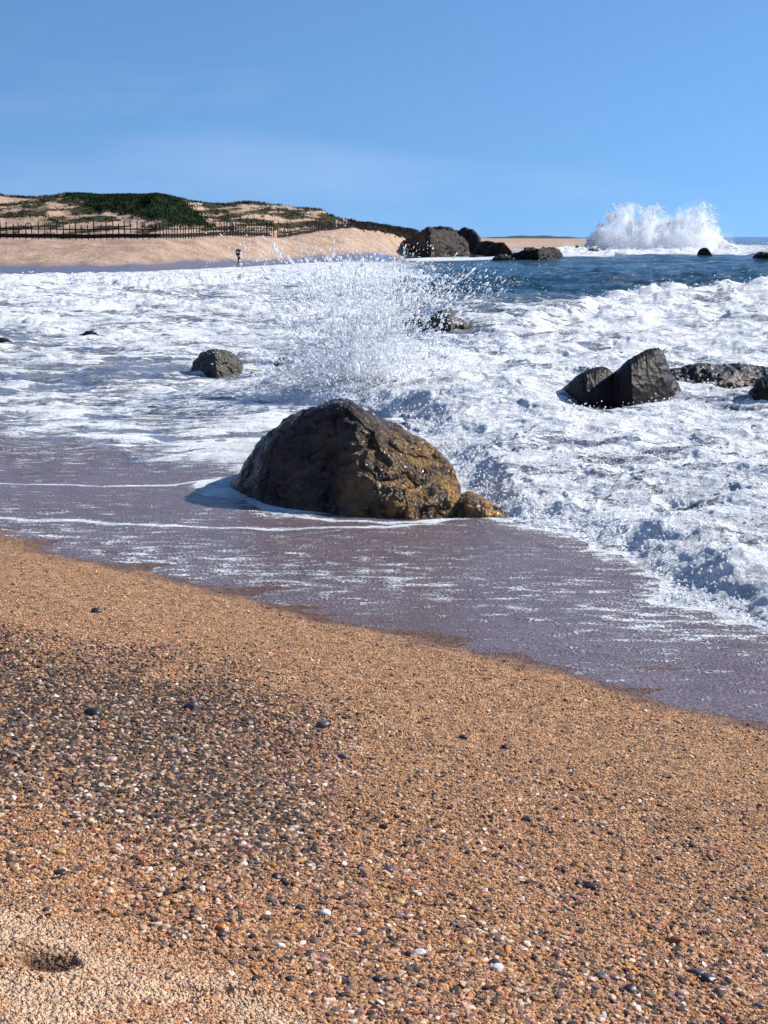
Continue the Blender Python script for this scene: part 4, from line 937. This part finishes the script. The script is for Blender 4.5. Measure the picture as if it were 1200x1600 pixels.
# the pebbles one can pick out
PM = {}
def pebble_mesh(seed):
    V, Fc = sphere(1, 1, 1, 28, 18); V = np.array(V); n3 = perlin3(V[:, 0]*.9+seed*3.7, V[:, 1]*.9, V[:, 2]*.9, seed)
    return V*(1+.28*n3[:, None]), Fc
pcol = {}
def pmat(nm, c):
    if nm not in pcol:
        m = MT(nm+'_stone'); t = m.N('ShaderNodeTexCoord').outputs['Object']
        k = m.mix(m.rng(m.noise(t, 2.2, 5, .6), .35, .7), tuple(q*.65 for q in c), tuple(min(1, q*1.25) for q in c))
        m.bs(Base__Color=k, Roughness=.42, Normal=m.bump(m.noise(t, 5, 4), .05, .4)); pcol[nm] = m.m
    return pcol[nm]
CL = dict(black=(.025, .024, .027), grey=(.12, .11, .115), slate=(.075, .07, .085), white=(.72, .68, .64), brown=(.17, .09, .055), rust=(.26, .075, .03), orange=(.55, .17, .03), ochre=(.48, .28, .09), tan=(.50, .36, .23), olive=(.16, .13, .06), pink=(.50, .30, .26), purple=(.16, .11, .13))
PEB = [(146, 1117, 13, 'black', 'largest black pebble, lying in the dark gravel band at left'),
 (192, 1125, 8, 'olive', 'olive pebble right beside the largest black pebble'), (174, 1137, 6, 'tan', 'cream tan pebble just below the largest black pebble'),
 (300, 1107, 12, 'slate', 'long slate pebble in the gravel band right of the largest black pebble'), (274, 1154, 8, 'grey', 'pale grey pebble in the middle of the gravel band'),
 (172, 1192, 10, 'pink', 'flat pink pebble in the lower part of the gravel band'), (285, 1176, 8, 'pink', 'rosy pebble below the pale grey pebble'),
 (86, 1090, 6, 'white', 'white pebble above the largest black pebble at left'), (504, 1137, 10, 'slate', 'slate pebble at the right tip of the dark gravel band'),
 (535, 1186, 9, 'grey', 'grey flat pebble lower right of the gravel band tip'), (723, 1152, 7, 'black', 'black pebble alone on the open sand near the middle'),
 (766, 1181, 6, 'purple', 'purplish pebble right of the lone black pebble'), (790, 1170, 7, 'black', 'thin black pebble above the purplish pebble'),
 (598, 1293, 8, 'black', 'black pebble with a dark neighbour in the middle of the beach'), (605, 1361, 9, 'slate', 'slate pebble just above the bright orange pebble'),
 (636, 1378, 5.5, 'orange', 'bright orange pebble, the only one of its colour'), (624, 1410, 9, 'ochre', 'ochre pebble below the bright orange pebble'),
 (508, 1427, 8.5, 'white', 'round white pebble left of the middle in the lower beach'), (432, 1371, 8, 'black', 'black oval pebble up left of the round white pebble'),
 (438, 1481, 7, 'white', 'white pebble down left of the round white pebble'), (432, 1518, 8, 'brown', 'brown egg shaped pebble below the left white pebble'),
 (655, 1492, 10, 'white', 'whitish pebble leaning on a dark stone in the lower middle'), (643, 1494, 8, 'purple', 'dark purplish stone on the left of the whitish pebble'),
 (728, 1472, 10, 'ochre', 'golden brown pebble in the lower middle'), (742, 1422, 9, 'brown', 'brown oval pebble above the golden brown one'),
 (776, 1517, 10, 'white', 'pale grey white oval pebble in the lower middle right'), (772, 1509, 9, 'black', 'black pebble touching the pale grey white oval one'),
 (590, 1531, 8, 'black', 'flat black pebble at the bottom centre'), (606, 1549, 6, 'tan', 'yellowish tan pebble right below the flat black one'),
 (669, 1587, 7, 'ochre', 'yellow ochre pebble at the bottom edge near the centre'), (547, 1585, 6, 'white', 'pale pebble at the bottom edge left of the centre'), (512, 1564, 7, 'white', 'off white pebble near the bottom edge, down right of the brown egg shaped one'),
 (822, 1282, 8, 'black', 'black pebble in the right middle of the beach'), (920, 1388, 12, 'black', 'black pebble with a grey top on the right of the beach'),
 (1058, 1475, 12, 'rust', 'large rust red pebble at lower right'), (1090, 1522, 11, 'slate', 'shiny slate pebble below the large rust red pebble'),
 (1106, 1534, 12, 'black', 'black flat pebble touching the shiny slate pebble'), (1066, 1555, 9, 'pink', 'salmon pebble below the shiny slate pebble'),
 (1125, 1553, 11, 'brown', 'long brown pebble right of the salmon pebble'), (940, 1527, 10, 'grey', 'grey pebble, left end of the row at the lower right'),
 (960, 1528, 8, 'purple', 'purplish pebble second in the row at the lower right'), (984, 1530, 9, 'brown', 'dark brown pebble third in the row at the lower right'),
 (984, 1546, 11, 'black', 'wide black pebble under the row at the lower right'), (1016, 1556, 9, 'olive', 'olive pebble between the wide black and the salmon pebbles'),
 (870, 1495, 9, 'brown', 'brown pebble left of the row at the lower right'), (902, 1554, 7, 'ochre', 'yellow pebble below the left end of the row'),
 (93, 1367, 10, 'black', 'black pebble with a grey cap on the left sand'), (75, 1378, 6, 'tan', 'cream pebble just below the grey capped black one'),
 (95, 1334, 8, 'ochre', 'ochre pebble above the grey capped black one'), (245, 1343, 0, 'x', ''), (206, 1377, 8, 'brown', 'dark brown pebble in the left centre'),
 (170, 1394, 9, 'tan', 'tan oval pebble left below the dark brown one'), (256, 1411, 9, 'ochre', 'yellow olive pebble with a dark shadow in the left centre'),
 (247, 1441, 6, 'white', 'small white pebble in the left cluster'), (258, 1449, 8, 'tan', 'tan pebble beside the small white one in the left cluster'), (222, 1448, 7, 'pink', 'pink pebble left end of the left cluster'),
 (346, 1455, 8, 'orange', 'pale orange pebble right of the left cluster'), (346, 1465, 8, 'black', 'black pebble under the pale orange one'), (315, 1352, 0, 'x', ''),
 (988, 1573, 7, 'tan', 'sandy pebble near the bottom edge at right'), (1134, 1596, 9, 'rust', 'rusty pebble on the bottom edge at right'), (1186, 1575, 8, 'grey', 'grey pebble in the bottom right corner'), (150, 957, 9, 'black', 'flat dark flake on the fine orange sand near the water')]
for i, (px, py, r, c, lab) in enumerate(PEB):
    if c == 'x': continue
    if c == 'white' and 'grey' in lab: c2 = 'white'
    P_ = on_sand(px, py); dist = math.dist(P_, (0, 0, H)); rr_ = r/F*dist
    V, Fc = pebble_mesh(i); el = random.uniform(.6, .85); flt = random.uniform(.5, .68)
    V = V*np.array([rr_, rr_*el, rr_*flt]); o = mesh_np('pebble', V, Fc, pmat(c, CL[c])); flipfix(o)
    mz_ = micro(np.array([P_[0]]), np.array([P_[1]]))[0]
    o.location = (P_[0], P_[1], P_[2]+mz_+rr_*flt*.45); o.rotation_euler = (random.uniform(-.15, .15), random.uniform(-.15, .15), random.uniform(-.5, .5))
    tag(o, lab, 'pebble', 'pebbles one can pick out on the near sand')
print('objects', len(bpy.data.objects))
